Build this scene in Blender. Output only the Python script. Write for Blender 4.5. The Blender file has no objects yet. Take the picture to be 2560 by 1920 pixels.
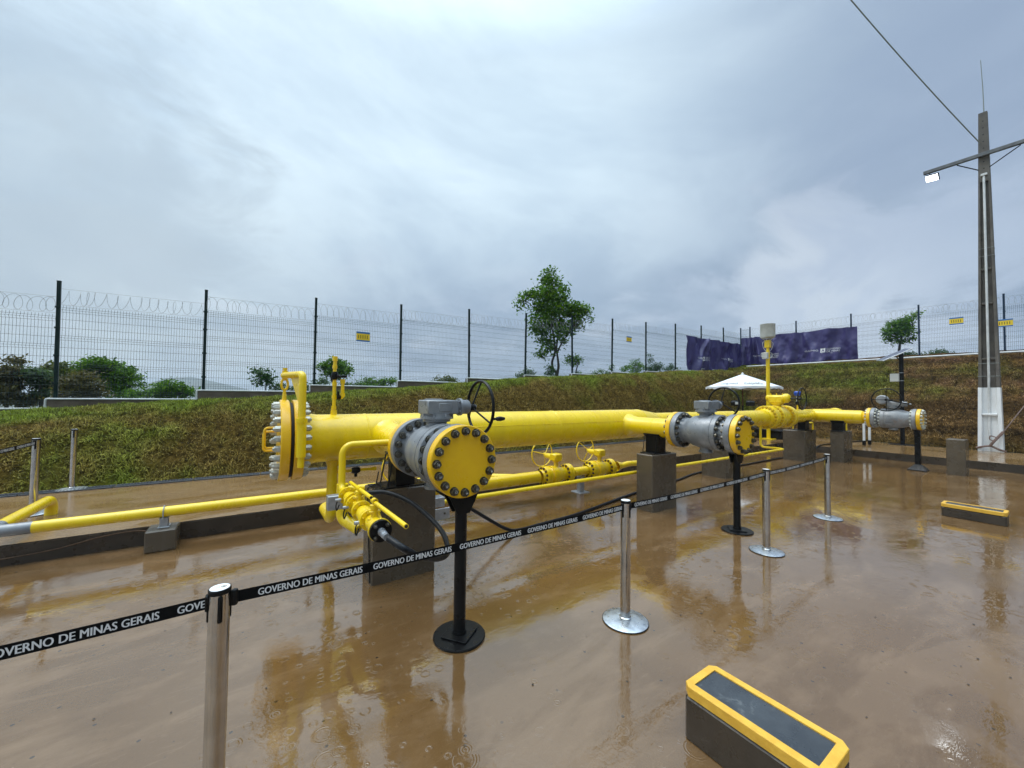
import bpy, bmesh, math, random
import numpy as np
from mathutils import Vector, Matrix

S = bpy.context.scene
rad = math.radians
random.seed(7)
RNG = np.random.default_rng(11)

# ------------------------------------------------------------------ camera
# site axes: X runs along the big yellow pipe, Y away from the viewer, Z up
CAM_Z = 1.774
YAW, PITCH, ROLL = rad(33.9), 0.0296, 0.0117
def camera_axes():
    rt = Vector((math.cos(YAW), -math.sin(YAW), 0))
    h = Vector((math.sin(YAW), math.cos(YAW), 0))
    fw = h * math.cos(PITCH) + Vector((0, 0, math.sin(PITCH)))
    up = -h * math.sin(PITCH) + Vector((0, 0, math.cos(PITCH)))
    c, s = math.cos(ROLL), math.sin(ROLL)
    return c * rt + s * up, -s * rt + c * up, fw
cd = bpy.data.cameras.new('camera')
cam = bpy.data.objects.new('camera', cd)
S.collection.objects.link(cam)
r_, u_, f_ = camera_axes()
cam.matrix_world = Matrix(((r_.x, u_.x, -f_.x, 0), (r_.y, u_.y, -f_.y, 0), (r_.z, u_.z, -f_.z, CAM_Z), (0, 0, 0, 1)))
cd.sensor_width = 36
cd.lens = 36 * 970 / 2560
cd.clip_start = 0.05
cd.clip_end = 9000
S.camera = cam

# ------------------------------------------------------------------ sky
SUN_EL, SUN_AZ = rad(62), rad(-45)      # azimuth measured from +Y towards +X: high, ahead and to the left of the viewer
world = bpy.data.worlds.new('World')
S.world = world
world.use_nodes = True
nt = world.node_tree
nt.nodes.clear()
class NB:
    """tiny node builder"""
    def __init__(s, tree): s.t = tree
    def n(s, typ, **kw):
        nd = s.t.nodes.new(typ)
        for k, v in kw.items():
            if k == 'ins':
                for a, b in v.items(): s.put(nd, a, b)
            else: setattr(nd, k, v)
        return nd
    def put(s, nd, k, v):
        i = nd.inputs[k]
        if hasattr(v, 'is_output'): s.t.links.new(v, i)
        elif hasattr(v, 'outputs'): s.t.links.new(v.outputs[0], i)
        else: i.default_value = v
    def math(s, op, a, b=None, c=None, clamp=False):
        nd = s.n('ShaderNodeMath', operation=op, use_clamp=clamp)
        s.put(nd, 0, a)
        if b is not None: s.put(nd, 1, b)
        if c is not None: s.put(nd, 2, c)
        return nd.outputs[0]
    def vmath(s, op, a, b=None, out=0):
        nd = s.n('ShaderNodeVectorMath', operation=op)
        s.put(nd, 0, a)
        if b is not None: s.put(nd, 1, b)
        return nd.outputs[out]
    def noise(s, vec, scale, detail=4, rough=.55, dist=0.0, dims='3D'):
        nd = s.n('ShaderNodeTexNoise', noise_dimensions=dims)
        s.put(nd, 'Vector', vec)
        nd.inputs['Scale'].default_value = scale
        nd.inputs['Detail'].default_value = detail
        nd.inputs['Roughness'].default_value = rough
        nd.inputs['Distortion'].default_value = dist
        return nd
    def ramp(s, fac, lo, hi, smooth=True):
        nd = s.n('ShaderNodeMapRange', interpolation_type='SMOOTHSTEP' if smooth else 'LINEAR')
        s.put(nd, 'Value', fac)
        nd.inputs['From Min'].default_value = lo
        nd.inputs['From Max'].default_value = hi
        return nd.outputs[0]
    def mix(s, fac, a, b, mode='MIX'):
        nd = s.n('ShaderNodeMix', data_type='RGBA', blend_type=mode)
        s.put(nd, 0, fac)
        s.put(nd, 6, a)
        s.put(nd, 7, b)
        return nd.outputs[2]
def C4(c): return (c[0], c[1], c[2], 1.0)

b = NB(nt)
tc = b.n('ShaderNodeTexCoord').outputs['Generated']
dirv = b.vmath('NORMALIZE', tc)
sx = b.n('ShaderNodeSeparateXYZ', ins={0: dirv})
dz = b.math('MAXIMUM', sx.outputs[2], 0.0)
side = b.vmath('DOT_PRODUCT', dirv, tuple(r_), out=1)          # a fixed compass direction, south-east
den = b.math('ADD', dz, 0.22)
px = b.math('DIVIDE', sx.outputs[0], den)
py = b.math('DIVIDE', sx.outputs[1], den)
cp = b.n('ShaderNodeCombineXYZ', ins={0: px, 1: py, 2: 0.0})
n1 = b.noise(b.vmath('MULTIPLY', cp, (1.0, 1.0, 1.0)), 0.85, 9, .58, .45)
n2 = b.noise(b.vmath('ADD', cp, (7.3, 2.1, 0.0)), 2.1, 7, .58, .5)
n3 = b.noise(b.vmath('ADD', cp, (1.3, 9.1, 0.0)), 0.35, 3, .5)
light = b.ramp(n1.outputs[0], .36, .62)
wisp = b.ramp(n2.outputs[0], .50, .74)
broad = b.ramp(n3.outputs[0], .35, .65)
elev = b.ramp(dz, 0.02, 0.58)
# cloud colours (radiance), darker and bluer low on the right, pale on the left and overhead
lo_col = b.mix(b.ramp(side, -.75, -.05), C4((.55, .65, .73)), C4((.335, .43, .565)))
hi_col = b.mix(b.ramp(side, .05, .80), C4((.76, .93, 1.06)), C4((.37, .465, .61)))
col = b.mix(elev, lo_col, hi_col)
dark = b.mix(1.0, col, C4((.80, .83, .87)), 'MULTIPLY')
brt = b.mix(1.0, col, C4((1.16, 1.14, 1.10)), 'MULTIPLY')
col = b.mix(b.math('MULTIPLY', light, .85), dark, brt)
low = b.math('SUBTRACT', 1.0, b.ramp(dz, .12, .50))
rot = b.n('ShaderNodeVectorRotate', rotation_type='Z_AXIS', ins={'Vector': cp, 'Angle': rad(35)})
n4 = b.noise(b.vmath('MULTIPLY', rot, (.55, 2.0, 1.0)), 1.5, 9, .62, .9)
col = b.mix(b.math('MULTIPLY', b.ramp(n4.outputs[0], .45, .72), .26), col, b.mix(1.0, col, C4((1.22, 1.18, 1.12)), 'MULTIPLY'))
wf = b.math('MULTIPLY', b.math('MULTIPLY', wisp, low), .55)
col = b.mix(wf, col, C4((.68, .77, .88)))
# the bank of lit cloud low on the right and the tower low on the left
def puff(center, size, amount, colr, src):
    dd = b.vmath('DISTANCE', dirv, center, out=1)
    wob = b.noise(b.vmath('MULTIPLY', dirv, (1.0, 1.0, 1.8)), 4.0, 9, .62, .5)
    dd = b.math('ADD', dd, b.math('MULTIPLY', b.math('SUBTRACT', wob.outputs[0], .5), .62))
    m = b.math('MULTIPLY', b.math('SUBTRACT', 1.0, b.ramp(dd, size * .45, size)), amount)
    return b.mix(m, src, colr)
# compass directions of the main cloud masses
PUFFS = [
 ((0.934, 0.289, 0.212), 00.25, 0.95, (0.62, 0.71, 0.82)),
 ((0.955, 0.145, 0.259), 0.2, 0.7, (0.55, 0.65, 0.79)),
 ((0.869, 0.459, 0.184), 0.15, 0.35, (0.5, 0.6, 0.74)),
 ((-0.146, 0.941, 0.305), 0.2, 0.35, (0.58, 0.7, 0.8)),
 ((-0.279, 0.942, 0.186), 0.22, 0.35, (0.66, 0.76, 0.82)),
 ((-0.296, 0.904, 0.309), 0.34, 0.4, (0.38, 0.48, 0.58)),
 ((0.894, 0.072, 0.443), 0.35, 0.35, (0.33, 0.43, 0.6)),
]
for (p_, sz, am, cc) in PUFFS:
    col = puff(p_, sz, am, C4(cc), col)
sky = b.n('ShaderNodeTexSky', sky_type='NISHITA', sun_disc=False, sun_elevation=SUN_EL, sun_rotation=SUN_AZ,
          air_density=1.0, dust_density=2.0, ozone_density=1.0)
cloud10 = b.mix(1.0, col, (10, 10, 10, 1), 'MULTIPLY')
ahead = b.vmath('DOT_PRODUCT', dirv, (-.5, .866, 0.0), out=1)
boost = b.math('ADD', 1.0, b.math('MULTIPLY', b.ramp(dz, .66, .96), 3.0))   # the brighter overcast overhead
boost = b.math('MULTIPLY', boost, b.math('MULTIPLY_ADD', b.ramp(ahead, -.95, -.48), .62, .38))   # unseen sky behind and right of the viewer dimmed to darken faces turned there
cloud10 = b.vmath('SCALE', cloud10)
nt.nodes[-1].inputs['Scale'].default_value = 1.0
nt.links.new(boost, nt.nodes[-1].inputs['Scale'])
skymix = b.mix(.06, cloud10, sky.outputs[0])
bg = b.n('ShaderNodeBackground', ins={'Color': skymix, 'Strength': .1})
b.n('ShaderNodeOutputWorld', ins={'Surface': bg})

# ------------------------------------------------------------------ sun (overcast: weak and very soft)
sd = bpy.data.lights.new('sun', 'SUN')
sd.energy = 1.5
sd.angle = rad(35)
sd.color = (1.0, .96, .90)
sun = bpy.data.objects.new('sun', sd)
S.collection.objects.link(sun)
sdir = Vector((math.sin(SUN_AZ) * math.cos(SUN_EL), math.cos(SUN_AZ) * math.cos(SUN_EL), math.sin(SUN_EL)))
sun.rotation_euler = sdir.to_track_quat('Z', 'Y').to_euler()
sun.location = (0, -5, 30)

S.view_settings.view_transform = 'Standard'
S.view_settings.look = 'None'
S.view_settings.exposure = 0.0
S.view_settings.gamma = 1.0
S.render.engine = 'CYCLES'
S.cycles.max_bounces = 8
S.cycles.transparent_max_bounces = 16

# ------------------------------------------------------------------ materials
def new_mat(name):
    m = bpy.data.materials.new(name)
    m.use_nodes = True
    m.node_tree.nodes.clear()
    return m, NB(m.node_tree)
def finish(b, bsdf): b.n('ShaderNodeOutputMaterial', ins={'Surface': bsdf})
def surf(name, c1, c2=None, scale=6.0, rough=.5, rough2=None, metal=0.0, bump=0.0, bscale=60.0, coat=0.0, spec=.5, detail=5, lo=.35, hi=.65, stain=None, streak=None):
    """two-tone procedural surface with grain, bump and optional stains / vertical water streaks"""
    m, b = new_mat(name)
    pos = b.n('ShaderNodeNewGeometry').outputs['Position']
    n = b.noise(pos, scale, detail, .6)
    fac = b.ramp(n.outputs[0], lo, hi)
    col = b.mix(fac, C4(c1), C4(c2 or c1))
    if stain:
        ns = b.noise(b.vmath('ADD', pos, (3.1, 7.7, 1.9)), stain[1], 6, .65, .8)
        col = b.mix(b.math('MULTIPLY', b.ramp(ns.outputs[0], stain[2], stain[2] + .16), stain[3]), col, C4(stain[0]))
    if streak:
        sv = b.vmath('MULTIPLY', pos, (streak[1], streak[1], streak[1] * .06))
        ns = b.noise(sv, 1.0, 4, .6)
        col = b.mix(b.math('MULTIPLY', b.ramp(ns.outputs[0], .5, .72), streak[2]), col, C4(streak[0]))
    bs = b.n('ShaderNodeBsdfPrincipled', ins={'Base Color': col, 'Metallic': metal, 'Specular IOR Level': spec, 'Coat Weight': coat, 'Coat Roughness': .12})
    if rough2 is None: bs.inputs['Roughness'].default_value = rough
    else:
        nr = b.noise(b.vmath('ADD', pos, (5.5, 1.2, 8.8)), scale * 1.7, 4, .6)
        mr = b.n('ShaderNodeMapRange', ins={'Value': nr.outputs[0], 'From Min': .35, 'From Max': .65, 'To Min': rough, 'To Max': rough2})
        b.put(bs, 'Roughness', mr)
    if bump:
        nb_ = b.noise(pos, bscale, 4, .6)
        bp = b.n('ShaderNodeBump', ins={'Height': nb_.outputs[0], 'Distance': bump, 'Strength': 1.0})
        b.put(bs, 'Normal', bp)
    finish(b, bs)
    return m

M = {}
M['yellow'] = surf('yellow paint', (.84, .59, .002), (.81, .55, .002), 3, .24, .34, bump=.0003, bscale=30, coat=.25, stain=((.50, .31, .015), 3.2, .62, .38), streak=((.52, .34, .02), 5.0, .26))
M['yellow_deep'] = surf('yellow orange paint', (.82, .48, .002), (.78, .44, .002), 5, .25, .38, bump=.0003, bscale=40, coat=.2, stain=((.55, .30, .02), 7.0, .62, .25))
M['yellow_kerb'] = surf('thick yellow kerb paint', (.74, .43, .05), (.66, .36, .035), 14, .35, .55, bump=.004, bscale=45, stain=((.30, .19, .06), 11, .62, .5))
M['grey_paint'] = surf('silver grey valve paint', (.25, .26, .27), (.19, .20, .215), 7, .26, .42, metal=.25, bump=.0014, bscale=55, stain=((.20, .17, .14), 5.0, .60, .45))
M['grey_worn'] = surf('weathered grey valve paint', (.30, .30, .30), (.22, .225, .23), 6, .35, .5, metal=.2, bump=.0016, bscale=50, stain=((.24, .14, .08), 4.0, .58, .5))
M['nut_dark'] = surf('dark plated bolt', (.16, .15, .12), (.07, .065, .055), 40, .28, .45, metal=.85)
M['nut_pale'] = surf('pale zinc bolt', (.52, .52, .45), (.36, .36, .32), 40, .35, .5, metal=.4)
M['nut_yellow'] = surf('painted bolt', (.66, .44, .01), (.50, .32, .01), 40, .35)
M['nut_brown'] = surf('rusty brown bolt', (.13, .075, .04), (.07, .04, .025), 40, .4, metal=.5)
M['black'] = surf('black paint', (.0045, .0045, .005), (.008, .008, .008), 8, .25, .42, bump=.0006, spec=.22)
M['black_rubber'] = surf('black rubber hose', (.006, .0065, .008), (.010, .011, .013), 30, .35, .5, spec=.3)
M['gap'] = surf('gasket', (.012, .011, .010), rough=.7)
M['steel'] = surf('brushed stainless steel', (.64, .63, .61), (.54, .53, .51), 9, .10, .22, metal=1.0, bump=.0003, bscale=30, stain=((.26, .24, .21), 6, .62, .4))
M['steel_plate'] = surf('scuffed steel base plate', (.66, .69, .72), (.48, .51, .54), 16, .24, .42, metal=.9, bump=.001, bscale=40, stain=((.22, .22, .23), 18, .62, .7))
M['galv'] = surf('galvanised steel', (.45, .47, .49), (.34, .36, .38), 18, .3, .45, metal=.7)
M['concrete'] = surf('dark taupe painted concrete', (.105, .080, .052), (.078, .060, .040), 2.2, .16, .38, bump=.0022, bscale=22, stain=((.13, .108, .08), 3.0, .62, .5), streak=((.125, .105, .08), 7.0, .35))
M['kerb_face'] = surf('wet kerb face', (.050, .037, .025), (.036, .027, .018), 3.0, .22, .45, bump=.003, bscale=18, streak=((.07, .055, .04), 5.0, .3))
M['wall_conc'] = surf('footing concrete', (.15, .115, .085), (.10, .075, .055), 3, .55, .8, bump=.006, bscale=14, stain=((.07, .05, .035), 2.2, .52, .6))
M['white_pipe'] = surf('white plastic pipe', (.72, .73, .73), (.60, .61, .60), 4, .35)
M['white'] = surf('white paint', (.80, .81, .81), (.74, .75, .75), 3, .3, .5, bump=.003, bscale=12, stain=((.45, .42, .38), 2.5, .62, .4))
M['label_white'] = surf('white label', (.80, .80, .80), rough=.2)
M['text_white'] = surf('white print', (.66, .66, .66), rough=.45)
M['belt'] = surf('black webbing', (.003, .003, .0035), (.006, .006, .006), 40, .7, spec=.1)
M['fence_green'] = surf('dark green coated post', (.004, .016, .014), (.006, .022, .020), 6, .45, spec=.2)
M['fence_blue'] = surf('dark blue coated post', (.010, .026, .052), (.012, .030, .060), 6, .45, spec=.2)
M['wire_green'] = surf('green coated wire', (.022, .045, .042), rough=.5, spec=.2)
M['wire_blue'] = surf('blue green coated wire', (.026, .050, .066), rough=.5, spec=.2)
M['razor'] = surf('razor wire', (.27, .28, .28), (.19, .20, .20), 20, .45, metal=.5)
M['bark'] = surf('bark', (.045, .034, .026), (.025, .019, .015), 20, .8, bump=.01, bscale=40)
M['pole_conc'] = surf('weathered pole concrete', (.135, .120, .100), (.085, .076, .066), 1.6, .6, .85, bump=.005, bscale=25, stain=((.05, .045, .04), 1.3, .52, .55), streak=((.06, .055, .05), 4.0, .5))
M['grating'] = surf('drain grating', (.085, .095, .11), (.06, .068, .08), 12, .3, .45, metal=.4)
M['sign_yellow'] = surf('yellow sign', (.85, .60, .03), rough=.4)
M['sign_blue'] = surf('blue sign', (.04, .16, .42), rough=.4)
M['sign_ink'] = surf('dark sign print', (.10, .07, .02), rough=.5)
M['blue'] = surf('blue gauge head', (.015, .07, .42), rough=.3)
M['canvas'] = surf('white canvas', (.78, .80, .82), (.70, .72, .75), 3, .75, bump=.002, bscale=30)
M['red_pole'] = surf('dark red pole', (.12, .018, .014), rough=.4)
M['drum'] = surf('chalky white fibreglass', (.50, .50, .46), (.42, .42, .38), 5, .5, stain=((.28, .27, .24), 4, .6, .5))
M['box_grey'] = surf('light grey box', (.52, .52, .49), rough=.4)
M['solar'] = surf('solar frame', (.62, .65, .68), rough=.25, metal=.6)
M['solar_cell'] = surf('solar cells', (.012, .018, .05), rough=.1)
M['pad_dark'] = surf('wet dark panel', (.050, .057, .064), (.034, .039, .045), 5, .20, .45, bump=.0022, bscale=30, stain=((.16, .17, .17), 9, .58, .7))
M['rope'] = surf('old cloth strap', (.22, .15, .12), (.14, .09, .075), 30, .9)
M['cable_grey'] = surf('grey cable', (.24, .27, .26), rough=.5)
M['arm_steel'] = surf('dull crossarm steel', (.16, .17, .175), (.10, .105, .11), 5, .5, metal=.4)

# lamp face (a lit lamp)
m, b = new_mat('lit lamp face')
em = b.n('ShaderNodeEmission', ins={'Color': (.90, .96, 1, 1), 'Strength': 9.0})
finish(b, em); M['lamp'] = m

# leaves
def leaf_mat(name, c1, c2, c3):
    m, b = new_mat(name)
    g = b.n('ShaderNodeNewGeometry')
    rnd = g.outputs['Random Per Island']
    col = b.mix(b.ramp(rnd, 0, .6), C4(c1), C4(c2))
    col = b.mix(b.ramp(rnd, .75, 1.0), col, C4(c3))
    d = b.n('ShaderNodeBsdfPrincipled', ins={'Base Color': col, 'Roughness': .5, 'Specular IOR Level': .2})
    t = b.n('ShaderNodeBsdfTranslucent', ins={'Color': b.mix(1.0, col, (1.5, 1.6, .7, 1), 'MULTIPLY')})
    mx = b.n('ShaderNodeMixShader', ins={0: .32, 1: d, 2: t})
    finish(b, mx)
    return m
M['leaf'] = leaf_mat('green leaves', (.030, .085, .006), (.080, .180, .010), (.17, .28, .02))
M['leaf_dark'] = leaf_mat('dark leaves', (.016, .052, .012), (.034, .090, .018), (.065, .13, .03))
M['leaf_olive'] = leaf_mat('olive leaves', (.055, .078, .018), (.095, .115, .028), (.15, .15, .05))
M['leaf_bluish'] = leaf_mat('greyish leaves', (.045, .085, .045), (.075, .125, .06), (.11, .16, .08))
M['leaf_brown'] = leaf_mat('brownish leaves', (.070, .062, .028), (.105, .09, .04), (.14, .13, .055))

# grass blades: colour comes from an attribute (dry and green sod patches)
m, b = new_mat('grass blades')
at = b.n('ShaderNodeAttribute', attribute_name='tint').outputs['Color']
d = b.n('ShaderNodeBsdfPrincipled', ins={'Base Color': at, 'Roughness': .6, 'Specular IOR Level': .12})
t = b.n('ShaderNodeBsdfTranslucent', ins={'Color': at})
finish(b, b.n('ShaderNodeMixShader', ins={0: .25, 1: d, 2: t})); M['grass'] = m

# soil of the banks: sod squares, seams, bare red earth
m, b = new_mat('bank soil')
pos = b.n('ShaderNodeNewGeometry').outputs['Position']
at = b.n('ShaderNodeAttribute', attribute_name='tint').outputs['Color']
nn = b.noise(pos, 9.0, 8, .7)
nf = b.noise(pos, 45.0, 5, .7)
col = b.mix(b.ramp(nn.outputs[0], .34, .66), b.mix(1.0, at, (.11, .095, .08, 1), 'MULTIPLY'), b.mix(1.0, at, (.62, .55, .45, 1), 'MULTIPLY'))
col = b.mix(b.math('MULTIPLY', b.ramp(nf.outputs[0], .50, .70), .6), col, C4((.018, .012, .008)))
bs = b.n('ShaderNodeBsdfPrincipled', ins={'Base Color': col, 'Roughness': .95, 'Specular IOR Level': .05})
hh = b.math('ADD', nn.outputs[0], b.math('MULTIPLY', nf.outputs[0], .5))
b.put(bs, 'Normal', b.n('ShaderNodeBump', ins={'Height': hh, 'Distance': .09, 'Strength': 1.0}))
finish(b, bs); M['soil'] = m

# far terrain
m, b = new_mat('far land')
pos = b.n('ShaderNodeNewGeometry').outputs['Position']
n1 = b.noise(pos, .02, 8, .65); n2 = b.noise(pos, .4, 5, .6)
col = b.mix(b.ramp(n1.outputs[0], .4, .6), C4((.035, .055, .022)), C4((.085, .085, .04)))
col = b.mix(b.math('MULTIPLY', b.ramp(n2.outputs[0], .45, .6), .7), col, C4((.02, .035, .015)))
finish(b, b.n('ShaderNodeBsdfPrincipled', ins={'Base Color': col, 'Roughness': .95})); M['land'] = m

# wet concrete yard: muddy brown slab under a film of rain water, with puddles, ripples and drop rings
def wet_floor(name, base, dark_c, pale, ring_amt, rough_lo, rough_hi, wave, spec, puddle_cut, ior):
    m, b = new_mat(name)
    pos = b.n('ShaderNodeNewGeometry').outputs['Position']
    sp = b.n('ShaderNodeSeparateXYZ', ins={0: pos})
    flat = b.n('ShaderNodeCombineXYZ', ins={0: sp.outputs[0], 1: sp.outputs[1], 2: 0.0}).outputs[0]
    big = b.noise(flat, .55, 5, .6, .6)
    mid = b.noise(b.vmath('MULTIPLY', flat, (1.0, 2.6, 1.0)), 1.3, 6, .62, .5)
    fine = b.noise(flat, 38.0, 4, .65)
    swirl = b.noise(b.vmath('MULTIPLY', flat, (1.2, 4.0, 1.0)), 2.2, 6, .65, 1.2)
    col = b.mix(b.ramp(big.outputs[0], .34, .66), C4(base), C4(dark_c))
    col = b.mix(b.math('MULTIPLY', b.ramp(mid.outputs[0], .46, .70), .55), col, C4(pale))
    col = b.mix(b.math('MULTIPLY', b.ramp(swirl.outputs[0], .55, .72), .30), col, C4(dark_c))
    scuff = b.noise(b.vmath('MULTIPLY', b.vmath('ADD', flat, (3.0, 1.0, 0.0)), (2.0, 9.0, 1.0)), 3.0, 7, .7, 1.5)
    col = b.mix(b.math('MULTIPLY', b.ramp(scuff.outputs[0], .56, .68), .32), col, C4(pale))
    grit = b.noise(flat, 130.0, 3, .7)
    col = b.mix(b.math('MULTIPLY', b.ramp(grit.outputs[0], .55, .70), .30), col, C4(pale))
    col = b.mix(b.math('MULTIPLY', b.ramp(fine.outputs[0], .58, .72), .38), col, C4((.05, .032, .018)))
    specks = b.n('ShaderNodeTexVoronoi', voronoi_dimensions='2D', feature='F1', ins={'Vector': flat, 'Scale': 5.0})
    sp2 = b.n('ShaderNodeSeparateColor', ins={0: specks.outputs['Color']})
    spk = b.math('MULTIPLY', b.math('LESS_THAN', specks.outputs['Distance'], .045), b.math('GREATER_THAN', sp2.outputs[0], .72))
    col = b.mix(b.math('MULTIPLY', spk, .75), col, C4((.03, .022, .015)))
    # water depth: puddle where the mask is 1
    pud = b.noise(b.vmath('MULTIPLY', b.vmath('ADD', flat, (4.0, 11.0, 0.0)), (1.0, 1.9, 1.0)), .62, 5, .55, .8)
    puddle = b.ramp(pud.outputs[0], puddle_cut - .03, puddle_cut + .035)
    col = b.mix(b.math('MULTIPLY', b.math('SUBTRACT', 1.0, puddle), .32), col, C4(pale))     # barely wet concrete dries paler
    # heights
    def rings(scale, seed, keep, freq, amp):
        v = b.n('ShaderNodeTexVoronoi', voronoi_dimensions='2D', feature='F1', ins={'Vector': b.vmath('ADD', flat, seed), 'Scale': scale, 'Randomness': 1.0})
        c = b.n('ShaderNodeSeparateColor', ins={0: v.outputs['Color']})
        d = v.outputs['Distance']
        on = b.math('GREATER_THAN', c.outputs[0], 1 - keep)
        r0 = b.math('MULTIPLY_ADD', c.outputs[1], .26, .05)
        x = b.math('SUBTRACT', d, r0)
        wv = b.math('SINE', b.math('MULTIPLY', x, freq))
        env = b.math('POWER', 2.718, b.math('MULTIPLY', b.math('MULTIPLY', x, x), -260.0))
        return b.math('MULTIPLY', b.math('MULTIPLY', wv, env), b.math('MULTIPLY', on, amp))
    clus = b.ramp(b.noise(b.vmath('ADD', flat, (2.2, 5.0, 0.0)), .9, 3, .5).outputs[0], .42, .60)
    h = b.math('ADD', rings(5.2, (0, 0, 0), .30, 80.0, .50), rings(11.0, (3.3, 1.7, 0), .40, 65.0, .40))
    h = b.math('MULTIPLY', h, b.math('MULTIPLY', clus, ring_amt))
    w1 = b.noise(b.vmath('MULTIPLY', flat, (1.0, 2.2, 1.0)), 5.5, 3, .5, .4)
    w2 = b.noise(flat, 21.0, 3, .55, .5)
    ruff = b.ramp(b.noise(b.vmath('ADD', flat, (9.0, 3.0, 0.0)), .8, 4, .6).outputs[0], .45, .68)
    w3 = b.noise(b.vmath('MULTIPLY', flat, (1.0, 1.7, 1.0)), 70.0, 2, .5, .3)
    rip = b.ramp(b.noise(b.vmath('ADD', flat, (1.0, 8.0, 0.0)), 1.6, 4, .6).outputs[0], .47, .62)
    h = b.math('ADD', h, b.math('MULTIPLY', w1.outputs[0], wave * 1.0))
    h = b.math('ADD', h, b.math('MULTIPLY', w3.outputs[0], b.math('MULTIPLY_ADD', rip, wave * .55, wave * .06)))
    h = b.math('ADD', h, b.math('MULTIPLY', w2.outputs[0], b.math('MULTIPLY_ADD', ruff, wave * 1.6, wave * .35)))
    gr = b.math('MULTIPLY', b.math('SUBTRACT', 1.0, puddle), .28)
    h = b.math('ADD', h, b.math('MULTIPLY', fine.outputs[0], gr))
    bp = b.n('ShaderNodeBump', ins={'Height': h, 'Distance': .0022, 'Strength': 1.0})
    ro = b.n('ShaderNodeMapRange', ins={'Value': puddle, 'From Min': 0.0, 'From Max': 1.0, 'To Min': rough_hi, 'To Max': rough_lo})
    bs = b.n('ShaderNodeBsdfPrincipled', ins={'Base Color': col, 'Roughness': ro.outputs[0], 'Specular IOR Level': spec, 'IOR': ior, 'Normal': bp})
    finish(b, bs)
    return m
M['yard'] = wet_floor('wet muddy yard', (.146, .080, .030), (.116, .062, .022), (.225, .138, .070), .45, .006, .12, .36, .62, .43, 1.9)
M['slab'] = wet_floor('wet slab', (.215, .125, .050), (.175, .098, .036), (.260, .170, .092), .25, .04, .20, .45, .6, .50, 1.6)

# purple banner
m, b = new_mat('purple tarpaulin')
pos = b.n('ShaderNodeNewGeometry').outputs['Position']
nn = b.noise(pos, 1.3, 5, .6)
nd = b.noise(b.vmath('MULTIPLY', pos, (1.0, 1.0, 1.6)), 3.0, 7, .7, 1.0)
sz_ = b.n('ShaderNodeSeparateXYZ', ins={0: pos}).outputs[2]
dirt = b.math('MULTIPLY', b.ramp(nd.outputs[0], .56, .66), b.math('SUBTRACT', 1.0, b.ramp(sz_, 3.75, 4.35)))
col = b.mix(nn.outputs[0], C4((.034, .028, .108)), C4((.052, .042, .145)))
col = b.mix(b.math('MULTIPLY', dirt, .6), col, C4((.16, .16, .25)))
finish(b, b.n('ShaderNodeBsdfPrincipled', ins={'Base Color': col, 'Roughness': .38, 'Specular IOR Level': .5})); M['banner'] = m

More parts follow.
